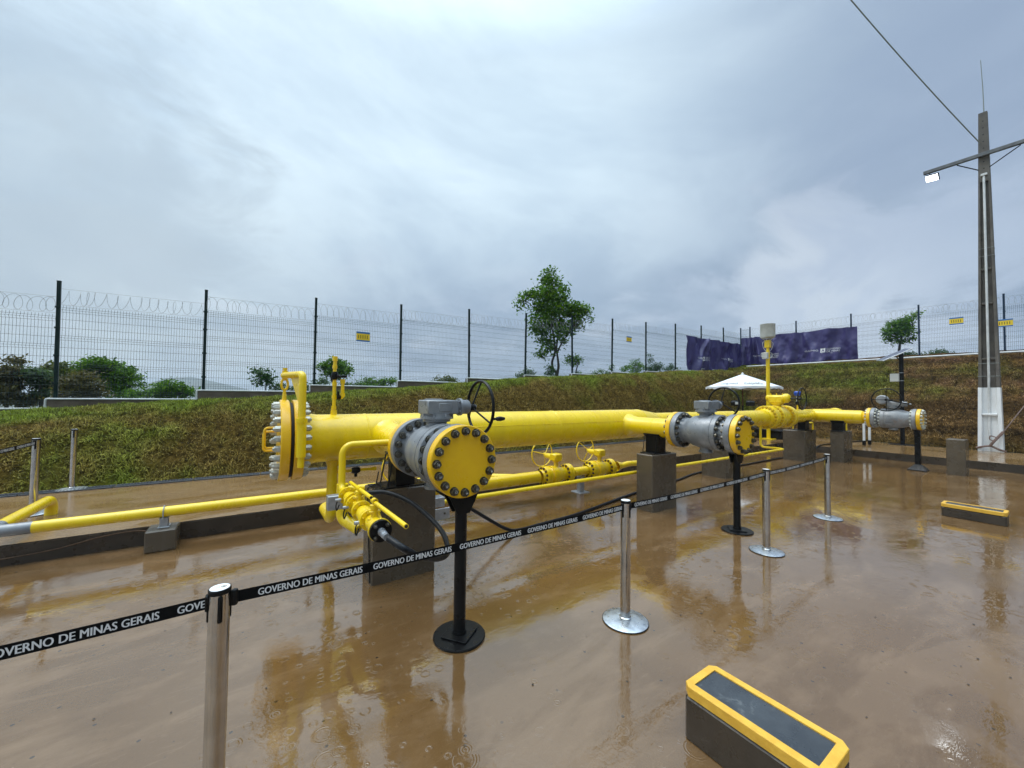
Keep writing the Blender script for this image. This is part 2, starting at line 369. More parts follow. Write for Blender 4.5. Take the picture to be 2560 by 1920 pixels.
# ------------------------------------------------------------------ mesh tools
def V(*a): return Vector(a)
def frame(d):
    d = Vector(d).normalized()
    a = Vector((0, 0, 1)) if abs(d.z) < .9 else Vector((1, 0, 0))
    x = a.cross(d).normalized()
    return x, d.cross(x).normalized(), d
class MB:
    def __init__(s): s.v = []; s.f = []; s.m = []
    def add(s, vs, fs, mi=0):
        o = len(s.v)
        s.v += [tuple(p) for p in vs]
        s.f += [tuple(i + o for i in f) for f in fs]
        s.m += [mi] * len(fs)
        return s
    def lathe(s, p0, d, prof, n=40, mi=0):
        """prof: list of (distance along d, radius); radius 0 closes"""
        x, y, z = frame(d); p0 = Vector(p0); vs = []; fs = []; rings = []
        for (t, r) in prof:
            c = p0 + z * t
            if r <= 1e-6:
                rings.append([len(vs)]); vs.append(c)
            else:
                rings.append(list(range(len(vs), len(vs) + n)))
                for k in range(n):
                    a = 2 * math.pi * k / n
                    vs.append(c + x * (r * math.cos(a)) + y * (r * math.sin(a)))
        for A, B in zip(rings, rings[1:]):
            for k in range(n):
                k2 = (k + 1) % n
                if len(A) == 1 and len(B) == 1: continue
                if len(A) == 1: fs.append((A[0], B[k2], B[k]))
                elif len(B) == 1: fs.append((A[k], A[k2], B[0]))
                else: fs.append((A[k], A[k2], B[k2], B[k]))
        return s.add(vs, fs, mi)
    def cyl(s, p0, p1, r, r1=None, n=24, mi=0):
        d = Vector(p1) - Vector(p0); L = d.length; r1 = r if r1 is None else r1
        return s.lathe(p0, d, [(0, 0), (0, r), (L, r1), (L, 0)], n, mi)
    def disc(s, p0, d, r, t, n=40, ch=None, mi=0):
        ch = min(t * .12, .006) if ch is None else ch
        return s.lathe(p0, d, [(0, 0), (0, r - ch), (ch, r), (t - ch, r), (t, r - ch), (t, 0)], n, mi)
    def tube(s, pts, r, n=12, mi=0, caps=True):
        pts = [Vector(p) for p in pts]; N = len(pts)
        rs = r if isinstance(r, (list, tuple)) else [r] * N
        T = [(pts[min(i + 1, N - 1)] - pts[max(i - 1, 0)]).normalized() for i in range(N)]
        x, y, _ = frame(T[0]); vs = []; fs = []
        for i in range(N):
            if i:
                q = T[i - 1].rotation_difference(T[i]); x = q @ x
                x = (x - T[i] * x.dot(T[i])).normalized()
            y = T[i].cross(x)
            for k in range(n):
                a = 2 * math.pi * k / n
                vs.append(pts[i] + (x * math.cos(a) + y * math.sin(a)) * rs[i])
        for i in range(N - 1):
            for k in range(n):
                k2 = (k + 1) % n
                fs.append((i * n + k, i * n + k2, (i + 1) * n + k2, (i + 1) * n + k))
        if caps:
            fs.append(tuple(range(n - 1, -1, -1))); fs.append(tuple(range((N - 1) * n, N * n)))
        return s.add(vs, fs, mi)
    def torus(s, c, d, R, r, n=48, k=10, mi=0):
        x, y, z = frame(d); c = Vector(c); vs = []; fs = []
        for i in range(n):
            a = 2 * math.pi * i / n; rad_ = x * math.cos(a) + y * math.sin(a)
            for j in range(k):
                e = 2 * math.pi * j / k
                vs.append(c + rad_ * (R + r * math.cos(e)) + z * (r * math.sin(e)))
        for i in range(n):
            for j in range(k):
                fs.append((i * k + j, ((i + 1) % n) * k + j, ((i + 1) % n) * k + (j + 1) % k, i * k + (j + 1) % k))
        return s.add(vs, fs, mi)
    def box(s, lo, hi, bev=0.0, mi=0, seg=1):
        bm = bmesh.new()
        bmesh.ops.create_cube(bm, size=1)
        lo = Vector(lo); hi = Vector(hi); c = (lo + hi) / 2; d = hi - lo
        for v in bm.verts: v.co = Vector((c.x + v.co.x * d.x, c.y + v.co.y * d.y, c.z + v.co.z * d.z))
        if bev: bmesh.ops.bevel(bm, geom=list(bm.edges), offset=bev, segments=seg, affect='EDGES', profile=.5)
        return s.bm(bm, mi)
    def obox(s, c, ax, ay, az, size, bev=0.0, mi=0):
        """box with its own axes"""
        t = MB().box((-size[0] / 2, -size[1] / 2, -size[2] / 2), (size[0] / 2, size[1] / 2, size[2] / 2), bev)
        c = Vector(c)
        return s.add([c + Vector(ax) * p[0] + Vector(ay) * p[1] + Vector(az) * p[2] for p in t.v], t.f, mi)
    def bm(s, bm, mi=0):
        bm.verts.index_update()
        s.add([v.co.copy() for v in bm.verts], [[v.index for v in f.verts] for f in bm.faces], mi)
        bm.free(); return s
    def prism(s, poly, z0, z1, mi_side=0, mi_top=0):
        n = len(poly)
        vs = [(p[0], p[1], z0) for p in poly] + [(p[0], p[1], z1) for p in poly]
        s.add(vs, [tuple(range(n - 1, -1, -1))], mi_side)
        o = len(s.v) - 2 * n
        s.f.append(tuple(o + n + i for i in range(n))); s.m.append(mi_top)
        for i in range(n):
            j = (i + 1) % n
            s.f.append((o + i, o + j, o + n + j, o + n + i)); s.m.append(mi_side)
        return s
    def build(s, name, mat, parent=None, origin=None, smooth=36, recalc=False):
        if origin is None: origin = parent.matrix_world.translation if parent is not None else Vector((0, 0, 0))
        if parent is not None: origin = world_loc(parent)
        o = Vector(origin)
        me = bpy.data.meshes.new(name)
        me.from_pydata([(p[0] - o.x, p[1] - o.y, p[2] - o.z) for p in s.v], [], s.f)
        mats = mat if isinstance(mat, (list, tuple)) else [mat]
        for mm in mats: me.materials.append(mm)
        if len(mats) > 1: me.polygons.foreach_set('material_index', s.m)
        if recalc:
            bm = bmesh.new(); bm.from_mesh(me); bmesh.ops.recalc_face_normals(bm, faces=bm.faces); bm.to_mesh(me); bm.free()
        if smooth:
            me.polygons.foreach_set('use_smooth', [True] * len(me.polygons))
            me.set_sharp_from_angle(angle=rad(smooth))
        me.update()
        ob = bpy.data.objects.new(name, me)
        S.collection.objects.link(ob)
        if parent is not None: ob.parent = parent
        else: ob.location = o
        return ob
def world_loc(o):
    p = Vector((0, 0, 0))
    while o is not None:
        p = p + o.location; o = o.parent
    return p
def fillet(pts, r, seg=6):
    """polyline with rounded corners"""
    pts = [Vector(p) for p in pts]; out = [pts[0]]
    rr = r if isinstance(r, (list, tuple)) else [r] * (len(pts) - 2)
    for i in range(1, len(pts) - 1):
        a, p, c = pts[i - 1], pts[i], pts[i + 1]
        u = (a - p).normalized(); w = (c - p).normalized()
        ang = u.angle(w); 
        if ang > 3.1: out.append(p); continue
        t = min(rr[i - 1] / math.tan(ang / 2), (a - p).length * .49, (c - p).length * .49)
        R = t * math.tan(ang / 2); bis = (u + w).normalized(); cen = p + bis * (R / math.sin(ang / 2))
        s0 = p + u * t - cen; s1 = p + w * t - cen; ax = s0.cross(s1).normalized(); tot = s0.angle(s1)
        for k in range(seg + 1): out.append(cen + Matrix.Rotation(tot * k / seg, 3, ax) @ s0)
    out.append(pts[-1])
    return out
def spline(pts, sub=8):
    pts = [Vector(p) for p in pts]; P = [2 * pts[0] - pts[1]] + pts + [2 * pts[-1] - pts[-2]]; out = []
    for i in range(1, len(P) - 2):
        for k in range(sub):
            t = k / sub; a, b_, c, d = P[i - 1], P[i], P[i + 1], P[i + 2]
            out.append(.5 * ((2 * b_) + (-a + c) * t + (2 * a - 5 * b_ + 4 * c - d) * t * t + (-a + 3 * b_ - 3 * c + d) * t ** 3))
    out.append(pts[-1]); return out

def thing(name, label, cat, loc, group=None, kind=None):
    o = bpy.data.objects.new(name, None)
    S.collection.objects.link(o)
    o.location = loc; o.empty_display_size = .1
    return tag(o, label, cat, group, kind)
def tag(o, label=None, cat=None, group=None, kind=None):
    if label: o['label'] = label
    if cat: o['category'] = cat
    if group: o['group'] = group
    if kind: o['kind'] = kind
    return o
def copy_tree(o, parent=None):
    c = o.copy(); S.collection.objects.link(c); c.parent = parent
    for ch in list(KIDS.get(o.name, [])) or list(o.children): copy_tree(ch, c)
    return c
KIDS = {}
_text_cache = {}
def text_geo(body, bold=.0, align='LEFT'):
    key = (body, bold, align)
    if key not in _text_cache:
        cu = bpy.data.curves.new('t', 'FONT'); cu.body = body; cu.size = 1; cu.offset = bold; cu.align_x = align; cu.resolution_u = 3
        ob = bpy.data.objects.new('t', cu); S.collection.objects.link(ob)
        dg = bpy.context.evaluated_depsgraph_get(); dg.update()
        me = bpy.data.meshes.new_from_object(ob.evaluated_get(dg))
        _text_cache[key] = ([v.co.copy() for v in me.vertices], [tuple(p.vertices) for p in me.polygons])
        bpy.data.objects.remove(ob); bpy.data.curves.remove(cu); bpy.data.meshes.remove(me)
    return _text_cache[key]
def text_on(mb, body, at, ex, ey, width=None, height=None, bold=.012, mi=0, lift=None):
    """flat lettering: at = lower left corner, ex/ey unit directions; stretched to width x cap height"""
    vs, fs = text_geo(body, 0.0)
    xs = [v.x for v in vs]; ys = [v.y for v in vs]
    w = max(xs) - min(xs); h = max(ys) - min(ys)
    kx = width / w if width else height / h
    ky = height / h if height else kx
    at = Vector(at); ex = Vector(ex); ey = Vector(ey)
    pts = [at + ex * ((v.x - min(xs)) * kx) + ey * ((v.y - min(ys)) * ky) for v in vs]
    if lift: pts = [lift(p) for p in pts]
    mb.add(pts, fs, mi)

# value noise for shaping ground
def vnoise(x, y, seed=0):
    x = np.asarray(x, float); y = np.asarray(y, float)
    xi = np.floor(x).astype(np.int64); yi = np.floor(y).astype(np.int64)
    def hsh(a, b_):
        n = (a * 374761393 + b_ * 668265263 + seed * 144269504) & 0x7fffffff
        n = ((n ^ (n >> 13)) * 1274126177) & 0x7fffffff
        return ((n ^ (n >> 16)) & 0xffff) / 65535.0
    fx = x - xi; fy = y - yi; fx = fx * fx * (3 - 2 * fx); fy = fy * fy * (3 - 2 * fy)
    a = hsh(xi, yi); b_ = hsh(xi + 1, yi); c = hsh(xi, yi + 1); d = hsh(xi + 1, yi + 1)
    return (a * (1 - fx) + b_ * fx) * (1 - fy) + (c * (1 - fx) + d * fx) * fy
def fbm(x, y, seed=0, oct=4):
    s = 0; a = .5
    for o in range(oct): s = s + a * vnoise(np.asarray(x) * 2 ** o, np.asarray(y) * 2 ** o, seed + o); a *= .5
    return s / (1 - .5 ** oct)

# ================================================================== GROUND AND LAND
CX = [-30, -6, -3.8, 0, 3, 7.2, 12.6, 18.9, 25, 30]
CZ = [.2, 1.14, 1.28, 1.60, 1.83, 2.25, 2.66, 3.10, 3.42, 3.6]
def crest(x): return np.interp(x, CX, CZ)
LEFT_FOOT, RIGHT_FOOT, SLAB_Z, KERB_Y, KERB_X = 9.04, 19.25, .21, 6.1, 15.72
def bank_height(x, y):
    x = np.asarray(x, float); y = np.asarray(y, float)
    zc = crest(x)
    t = np.clip((y - LEFT_FOOT) / 2.25, 0, 1)
    zl = SLAB_Z - .06 + (zc - SLAB_Z + .06) * np.sin(t * math.pi / 2) ** 1.05 + np.clip(y - 11.3, 0, 2) * .02
    zl = np.where(y < LEFT_FOOT, -1, zl)
    t2 = np.clip((x - RIGHT_FOOT) / 5.0, 0, 1)
    zr = SLAB_Z - .06 + 3.42 * (t2 ** .92) + np.clip((x - 24.9) / 1.2, 0, 1) * .36
    zr = np.where(x < RIGHT_FOOT, -1, zr)
    k = .10
    hi = np.maximum(zl, zr)
    z = hi + np.where((zl > -.5) & (zr > -.5), k * np.exp(-np.abs(zl - zr) / k) * .5, 0)
    lump = (fbm(x * 1.1, y * 1.1, 3) - .5) * .16 + (fbm(x * 4, y * 4, 8) - .5) * .07
    edge = np.clip((z - SLAB_Z + .06) / .35, 0, 1)
    return z + lump * edge
def sod_tint(x, y, rnd):
    """dry and green patches of the laid turf (linear RGB)"""
    right = np.clip((x - 18.5) / 1.5, 0, 1) * np.clip((11.0 - y) / 1.5 + .5, 0, 1)
    h = bank_height(x, y); zc = crest(x)
    rel = np.clip((h - SLAB_Z) / np.maximum(zc - SLAB_Z, .2), 0, 1.2)
    # left bank: green crest and foot, brown in the middle, browner to the right
    g = fbm(x * .55, y * .8 + 3, 21) * .9 + fbm(x * 2.2, y * 2.2, 5) * .55
    green_l = np.clip((g - .68) * 2.2 + np.clip(rel - .80 - .14 * (fbm(x * 1.3, y * 1.3, 77) - .5), 0, 1) * (2.5 + 4.5 * fbm(x * .9, y * .5, 78)) + np.clip(.22 - rel, 0, 1) * 1.6 - np.clip((x - 3) / 14, 0, 1) * .62, 0, 1)
    gr = fbm(x * .35 + 9, y * .28, 31) * 1.2 + fbm(x * 1.5, y * 1.5, 15) * .4
    green_r = np.clip((gr - .80) * 2.4, 0, .9)
    bare = np.clip((fbm(x * .45, y * .45 + 4, 44) + .35 * fbm(x * 2, y * 2, 45) - .78) * 6, 0, 1) * right
    gmix = green_l * (1 - right) + green_r * right
    G = np.stack([.150 + .12 * rnd, .195 + .13 * rnd, .022 + .016 * rnd], -1)
    Bn = np.stack([.20 + .15 * rnd, .145 + .105 * rnd, .036 + .03 * rnd], -1)
    E = np.stack([.30 + .08 * rnd, .165 + .05 * rnd, .10 + .03 * rnd], -1)
    Br = np.stack([.30 + .20 * rnd, .185 + .125 * rnd, .075 + .05 * rnd], -1)
    strata = np.clip(fbm(x * .25, h * 7.0 + y * .06, 51, 3) * 1.7 - .25, .4, 1.1)[..., None]
    Bn = Bn * (1 - right[..., None]) + Br * strata * right[..., None]
    G = G * (1 - right[..., None] * (1 - (.55 + .5 * strata)))
    c = Bn * (1 - gmix[..., None]) + G * gmix[..., None]
    return c * (1 - bare[..., None]) + E * bare[..., None], bare, gmix, right

def mesh_np(name, verts, faces, mat, tint=None, smooth=False):
    me = bpy.data.meshes.new(name)
    nv = len(verts); nf, k = faces.shape
    me.vertices.add(nv); me.vertices.foreach_set('co', np.ascontiguousarray(verts, dtype=np.float32).ravel())
    me.loops.add(nf * k); me.loops.foreach_set('vertex_index', faces.astype(np.int32).ravel())
    me.polygons.add(nf); me.polygons.foreach_set('loop_start', np.arange(0, nf * k, k, dtype=np.int32))
    me.polygons.foreach_set('use_smooth', np.full(nf, smooth))
    me.update(calc_edges=True); me.validate()
    if tint is not None:
        a = me.attributes.new('tint', 'FLOAT_COLOR', 'POINT')
        a.data.foreach_set('color', np.concatenate([tint, np.ones((nv, 1))], 1).astype(np.float32).ravel())
    me.materials.append(mat)
    ob = bpy.data.objects.new(name, me); S.collection.objects.link(ob)
    return ob
def grid_faces(nx, ny):
    i = np.arange(nx - 1)[:, None] * ny + np.arange(ny - 1)[None, :]
    return np.stack([i, i + ny, i + ny + 1, i + 1], -1).reshape(-1, 4)

# yard (low concrete pad) and raised slab
mb = MB().add([(-16, -14, 0), (KERB_X + .05, -14, 0), (KERB_X + .05, KERB_Y + .05, 0), (-16, KERB_Y + .05, 0)], [(0, 1, 2, 3)])
tag(mb.build('yard_pavement', M['yard'], smooth=0), kind='structure')
poly = [(-16, KERB_Y), (KERB_X, KERB_Y), (KERB_X, -14), (19.4, -14), (19.4, 9.2), (-16, 9.2)]
bm = bmesh.new()
f = bm.faces.new([bm.verts.new((p[0], p[1], -.02)) for p in poly])
r = bmesh.ops.extrude_face_region(bm, geom=[f])
for v in [g for g in r['geom'] if isinstance(g, bmesh.types.BMVert)]: v.co.z = SLAB_Z
bm.faces.ensure_lookup_table()
bmesh.ops.recalc_face_normals(bm, faces=bm.faces)
bmesh.ops.bevel(bm, geom=[e for e in bm.edges if all(abs(v.co.z - SLAB_Z) < 1e-4 for v in e.verts)], offset=.012, segments=2, affect='EDGES')
slab = MB(); bm.verts.index_update()
slab.v = [tuple(v.co) for v in bm.verts]
for fc in bm.faces:
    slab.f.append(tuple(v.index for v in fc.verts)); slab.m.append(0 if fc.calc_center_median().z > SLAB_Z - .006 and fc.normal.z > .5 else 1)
bm.free()
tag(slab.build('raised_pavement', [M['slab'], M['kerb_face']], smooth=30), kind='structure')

# banks
gx = np.arange(-12, 26.31, .13); gy = np.arange(-16, 12.41, .13)
X, Y = np.meshgrid(gx, gy, indexing='ij')
Z = bank_height(X, Y)
F = grid_faces(len(gx), len(gy))
zz = Z.ravel()
keep = (zz[F] > -.4).all(1)
F = F[keep]
used, inv = np.unique(F, return_inverse=True)
P = np.stack([X.ravel(), Y.ravel(), zz], -1)[used]
tint, bare_, _, right_ = sod_tint(P[:, 0], P[:, 1], RNG.random(len(P)) * .4)
seam = ((np.abs((P[:, 1] * .9 + 50 + .15 * np.sin(P[:, 0] * 2)) % .62 - .31) > .26) | (np.abs((P[:, 0] * 1.1) % .55 - .27) > .24)) * right_ * .45
tint = tint * (1 - seam[:, None])
tag(mesh_np('grass_bank', P, inv.reshape(F.shape), M['soil'], tint, True), kind='structure')

# turf blades on the banks
def blades(n, xr, yr, size, dens_fn):
    x = RNG.uniform(*xr, n); y = RNG.uniform(*yr, n)
    ok = (bank_height(x, y) > SLAB_Z - .05)
    x = x[ok]; y = y[ok]
    rnd = RNG.random(len(x))
    tint, bare, gm, right = sod_tint(x, y, rnd)
    ok = RNG.random(len(x)) < dens_fn(bare, gm, right)
    x, y, rnd, tint, gm, right = x[ok], y[ok], rnd[ok], tint[ok], gm[ok], right[ok]
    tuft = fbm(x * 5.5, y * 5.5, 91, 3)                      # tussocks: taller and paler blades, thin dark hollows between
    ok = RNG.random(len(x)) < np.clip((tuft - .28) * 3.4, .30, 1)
    x, y, rnd, tint, gm, right, tuft = x[ok], y[ok], rnd[ok], tint[ok], gm[ok], right[ok], tuft[ok]
    z = bank_height(x, y); n = len(x)
    e = .05
    gxn = (bank_height(x + e, y) - z) / e; gyn = (bank_height(x, y + e) - z) / e
    nrm = np.stack([-gxn, -gyn, np.ones(n)], -1); nrm /= np.linalg.norm(nrm, axis=1, keepdims=True)
    a = RNG.uniform(0, 2 * np.pi, n)
    t = np.stack([np.cos(a), np.sin(a), np.zeros(n)], -1)
    t -= nrm * (t * nrm).sum(1, keepdims=True); t /= np.linalg.norm(t, axis=1, keepdims=True)
    bvec = np.cross(nrm, t)
    L = size * RNG.uniform(.5, 1.5, n) * (1 + .35 * gm) * (.55 + 1.1 * tuft); w = size * RNG.uniform(.10, .22, n)
    lean = RNG.uniform(.3, 1.25, n)
    base = np.stack([x, y, z - .01], -1)
    up = nrm * .75 + np.array([0, 0, .25])
    tip = base + (up * np.cos(lean)[:, None] + bvec * np.sin(lean)[:, None]) * L[:, None]
    mid = base + (up * np.cos(lean * .5)[:, None] + bvec * np.sin(lean * .5)[:, None]) * (L * .55)[:, None]
    v = np.stack([base - t * w[:, None], base + t * w[:, None], mid + t * (w * .7)[:, None], tip, mid - t * (w * .7)[:, None]], 1).reshape(-1, 3)
    f5 = np.arange(n)[:, None] * 5
    faces = np.concatenate([f5 + np.array([[0, 1, 2, 4]]), ], 0)
    tri = f5 + np.array([[4, 2, 3, 3]])
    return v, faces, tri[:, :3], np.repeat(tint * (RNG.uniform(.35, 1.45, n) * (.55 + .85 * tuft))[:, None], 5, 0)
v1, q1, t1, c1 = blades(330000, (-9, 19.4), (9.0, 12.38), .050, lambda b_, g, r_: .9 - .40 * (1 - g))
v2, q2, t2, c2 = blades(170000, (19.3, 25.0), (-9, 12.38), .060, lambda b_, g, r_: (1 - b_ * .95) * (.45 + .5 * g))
vv = np.concatenate([v1, v2]); off = len(v1)
me = bpy.data.meshes.new('grass')
quads = np.concatenate([q1, q2 + off]); tris = np.concatenate([t1, t2 + off])
me.vertices.add(len(vv)); me.vertices.foreach_set('co', vv.astype(np.float32).ravel())
loops = np.concatenate([quads.ravel(), tris.ravel()]).astype(np.int32)
starts = np.concatenate([np.arange(len(quads)) * 4, len(quads) * 4 + np.arange(len(tris)) * 3]).astype(np.int32)
me.loops.add(len(loops)); me.loops.foreach_set('vertex_index', loops)
me.polygons.add(len(starts)); me.polygons.foreach_set('loop_start', starts)
me.update(calc_edges=True)
a = me.attributes.new('tint', 'FLOAT_COLOR', 'POINT')
a.data.foreach_set('color', np.concatenate([np.concatenate([c1, c2]), np.ones((len(vv), 1))], 1).astype(np.float32).ravel())
me.materials.append(M['grass'])
grass = bpy.data.objects.new('grass', me); S.collection.objects.link(grass)
tag(grass, kind='stuff')

# the land: one sheet to the horizon (hidden under the site, falling away beyond the fences)
rr = np.concatenate([np.linspace(0, 60, 40), np.geomspace(64, 3000, 70)])
aa = np.linspace(0, 2 * np.pi, 181)
R_, A_ = np.meshgrid(rr, aa, indexing='ij')
LX = 8 + R_ * np.cos(A_); LY = R_ * np.sin(A_)
def land_z(x, y):
    dl = y - 12.55; dr = x - 26.3
    d = np.maximum(dl, dr)
    zb = np.where(dl > dr, crest(np.clip(x, -30, 26)) - .25, 3.55)
    out = zb - .13 * np.clip(d, 0, 110) - 6 * np.clip((d - 110) / 200, 0, 1)
    out = out + (fbm(x * .05, y * .05, 60) - .5) * np.clip(d, 0, 40) * .06
    rad_ = np.hypot(x, y)
    hills = (fbm(x * .0022 + 5, y * .0022, 70) - .30) * 60 * np.clip((rad_ - 350) / 900, 0, 1)
    knoll = 62 * np.exp(-(((x + 235) / 105) ** 2 + ((y - 1900) / 300) ** 2)) + 40 * np.exp(-(((x + 90) / 130) ** 2 + ((y - 1950) / 300) ** 2))
    z = np.where(d > 0, np.maximum(out, -22) + hills * .42 + knoll, -.6)
    return np.where((d <= 0) & (rad_ > 60), -.6 - np.clip((rad_ - 60) * .02, 0, 20), z)
LZ = land_z(LX, LY)
tag(mesh_np('terrain', np.stack([LX, LY, LZ], -1).reshape(-1, 3), grid_faces(len(rr), len(aa)), M['land'], None, True), kind='structure')

# leaf bits and grit washed over the yard
mb = MB(); rg_ = random.Random(4)
for k in range(240):
    x, y = rg_.uniform(-3, 14), rg_.uniform(.3, 6.0)
    s_ = rg_.choice((.004, .005, .006, .007, .009, .011)); a_ = rg_.uniform(0, 6.28); e_ = rg_.uniform(.3, .8)
    ux_, uy_ = math.cos(a_) * s_, math.sin(a_) * s_
    p = [(x - ux_, y - uy_, .003), (x + uy_ * e_, y - ux_ * e_, .005), (x + ux_, y + uy_, .0035), (x - uy_ * e_, y + ux_ * e_, .006)]
    mb.add(p, [(0, 1, 2, 3)])
tag(mb.build('leaf_litter', M['bark'], smooth=0), kind='stuff')

# drain gratings along the foot of the left bank
def grate_mesh(solid):
    mb = MB()
    y0, y1 = -.10, .10
    mb.box((0, y0, -.004), (.985, y1, .001))
    mb.box((0, y0, .001), (.985, y0 + .018, .014), .002); mb.box((0, y1 - .018, .001), (.985, y1, .014), .002)
    if solid: mb.box((.004, y0 + .02, .001), (.981, y1 - .02, .012), .002)
    else:
        for k in range(26):
            x = .01 + k * .0385
            mb.box((x, y0 + .018, .001), (x + .014, y1 - .018, .013))
    return mb
protos = {}
gi = 0
for k in range(-8, 19):
    solid = k in (0, 3, 4, 7, 8, 9, 12, 13)
    if solid not in protos:
        ob = grate_mesh(solid).build('drain_cover' if solid else 'drain_grating', M['grating'], smooth=0)
        protos[solid] = ob
    else:
        ob = protos[solid].copy(); S.collection.objects.link(ob)
    ob.location = (k * 1.0 + .2, 8.90, SLAB_Z + .005)
    if solid: tag(ob, 'plain grey drain cover plate between the slatted ones at the foot of the grass bank', 'drain cover', 'plain drain covers along the bank')
    else: tag(ob, 'slatted grey drain grating at the foot of the grass bank', 'drain grating', 'slatted drain gratings along the bank')

# ================================================================== FENCES
FY = 12.46
POST_X = [-6.0, -3.5, -1.0, 1.5, 4.0, 6.5, 9.0, 11.5, 14.0, 16.5, 19.0, 21.5, 24.0]
POST_TOP = [3.93, 4.14, 4.35, 4.53, 4.69, 4.87, 5.05, 5.25, 5.43, 5.55, 5.75, 5.93, 6.08]
WALL_TOP = [1.37, 1.575, 1.80, 1.99, 2.19, 2.37, 2.57, 2.73, 2.91, 3.06, 3.24, 3.42, 3.58]
PANEL_H = 2.03
def panel_mb(L=2.44, h=PANEL_H):
    mb = MB()
    groups = [.10, .70, 1.32, 1.93]
    prof = [(0.0, 0.0)]
    for g in groups: prof += [(g - .05, 0), (g, -.028), (g + .05, 0)]
    prof.append((h, 0))
    n = 49
    for i in range(n):
        x = .02 + (L - .04) * i / (n - 1)
        mb.tube([(x, y, z) for z, y in prof], .0026, 4, caps=False)
    zs = []
    for g in groups: zs += [(g - .05, 0), (g, -.031), (g + .05, 0)]
    for a_, c_ in zip(groups, groups[1:]): zs += [(a_ + (c_ - a_) * .36, 0), (a_ + (c_ - a_) * .66, 0)]
    for z, y in zs: mb.tube([(0, y - .004, z), (L, y - .004, z)], .0028, 4, caps=False)
    return mb
def coil_mb(L=2.46, turns=16, R=.165, seed=5):
    """concertina wire with uneven, overlapping loops, and its two carrying wires"""
    mb = MB(); pts = []; N = turns * 16; rg = random.Random(seed)
    ph = [rg.uniform(-.30, .30) for _ in range(turns + 2)]
    for i in range(N + 1):
        a = 2 * math.pi * i / 16; k = i / 16
        j = int(k); w = ph[j] * (1 - (k - j)) + ph[j + 1] * (k - j)
        pts.append((L * min(1, max(0, k / turns + w * .12)) + .055 * math.sin(a), .11 * math.sin(a + .5), R * math.cos(a) + .012 * math.sin(k * 1.3)))
    mb.tube(pts, .0034, 4, caps=False)
    mb.tube([(0, 0, R + .01), (L, 0, R + .01)], .003, 4, caps=False)
    mb.tube([(0, 0, -R - .01), (L, 0, -R - .01)], .003, 4, caps=False)
    return mb
def post_mb(h):
    mb = MB().box((-.03, -.03, 0), (.03, .03, h), .004)
    mb.box((-.034, -.034, h - .004), (.034, .034, h + .012), .003)
    for z in (.35, .95, 1.55, 2.0):
        if z < h: mb.box((-.045, -.043, z), (.045, -.031, z + .04), .003)
    return mb
def share(ob, parent, loc, rz=0):
    c = ob.copy(); S.collection.objects.link(c); c.parent = parent; c.location = loc; c.rotation_euler = (0, 0, rz); return c

# long left fence
lf = thing('mesh_fence', 'green welded mesh fence with coiled razor wire on stepped footing above the left bank', 'fence', (0, FY, 0))
panel0 = coil0 = None
for i, x in enumerate(POST_X):
    zb = WALL_TOP[i] - .02
    o = post_mb(POST_TOP[i] - zb).build('post', M['fence_green'], smooth=0); o.parent = lf; o.location = (x, 0, zb); o.rotation_euler = (rad(random.uniform(-.5, .5)), rad(random.uniform(-.6, .6)), 0)
    zt = WALL_TOP[i] + .02
    if panel0 is None:
        panel0 = panel_mb().build('mesh_panel', M['wire_green'], smooth=0); panel0.parent = lf
        coil0 = coil_mb().build('razor_coil', M['razor'], smooth=60); coil0.parent = lf
        coil_meshes = [coil0.data]
        for sd_ in (12, 31):
            tmp = coil_mb(turns=15, seed=sd_).build('razor_coil', M['razor'], smooth=60); coil_meshes.append(tmp.data); bpy.data.objects.remove(tmp)
        p_, c_ = panel0, coil0
    else:
        p_ = share(panel0, lf, (0, 0, 0)); c_ = share(coil0, lf, (0, 0, 0))
    Lx = 2.5 if i < 12 else 2.0
    p_.location = (x + .03, 0, zt); p_.scale = (Lx / 2.5, 1, 1)
    c_.location = (x + .02, 0, POST_TOP[i] - .33); c_.scale = (Lx / 2.5, 1, 1)
    c_.data = coil_meshes[i % 3]
    if i % 3 == 1: c_.rotation_euler = (rad(180), 0, 0)
    # coil leans down to the next post like the photographed one
    if i < 12: c_.rotation_euler.y = -math.atan2((POST_TOP[i + 1] - POST_TOP[i]) * .12, 2.5)

# footing wall under it
wl = thing('footing_wall', 'stepped brown concrete footing wall with white pipe along its top edge, under the left fence', 'wall', (0, FY, 0))
for i, x in enumerate(POST_X):
    x0 = x - .10; x1 = x + 2.40 if i < 12 else 26.15
    zt = WALL_TOP[i]
    o = MB().box((x0, FY - .09, zt - 1.1), (x1 - .003, FY + .09, zt), .006).build('wall_segment', M['wall_conc'], wl, smooth=0)
    pz = zt + .012
    pts = [(x0 - .02, FY - .095, (WALL_TOP[i - 1] if i else zt - .2) + .02), (x0 - .02, FY - .095, pz), (x1 - .04, FY - .095, pz)]
    MB().tube(fillet(pts, .03, 4), .019, 8).build('white_edge_pipe', M['white_pipe'], wl)

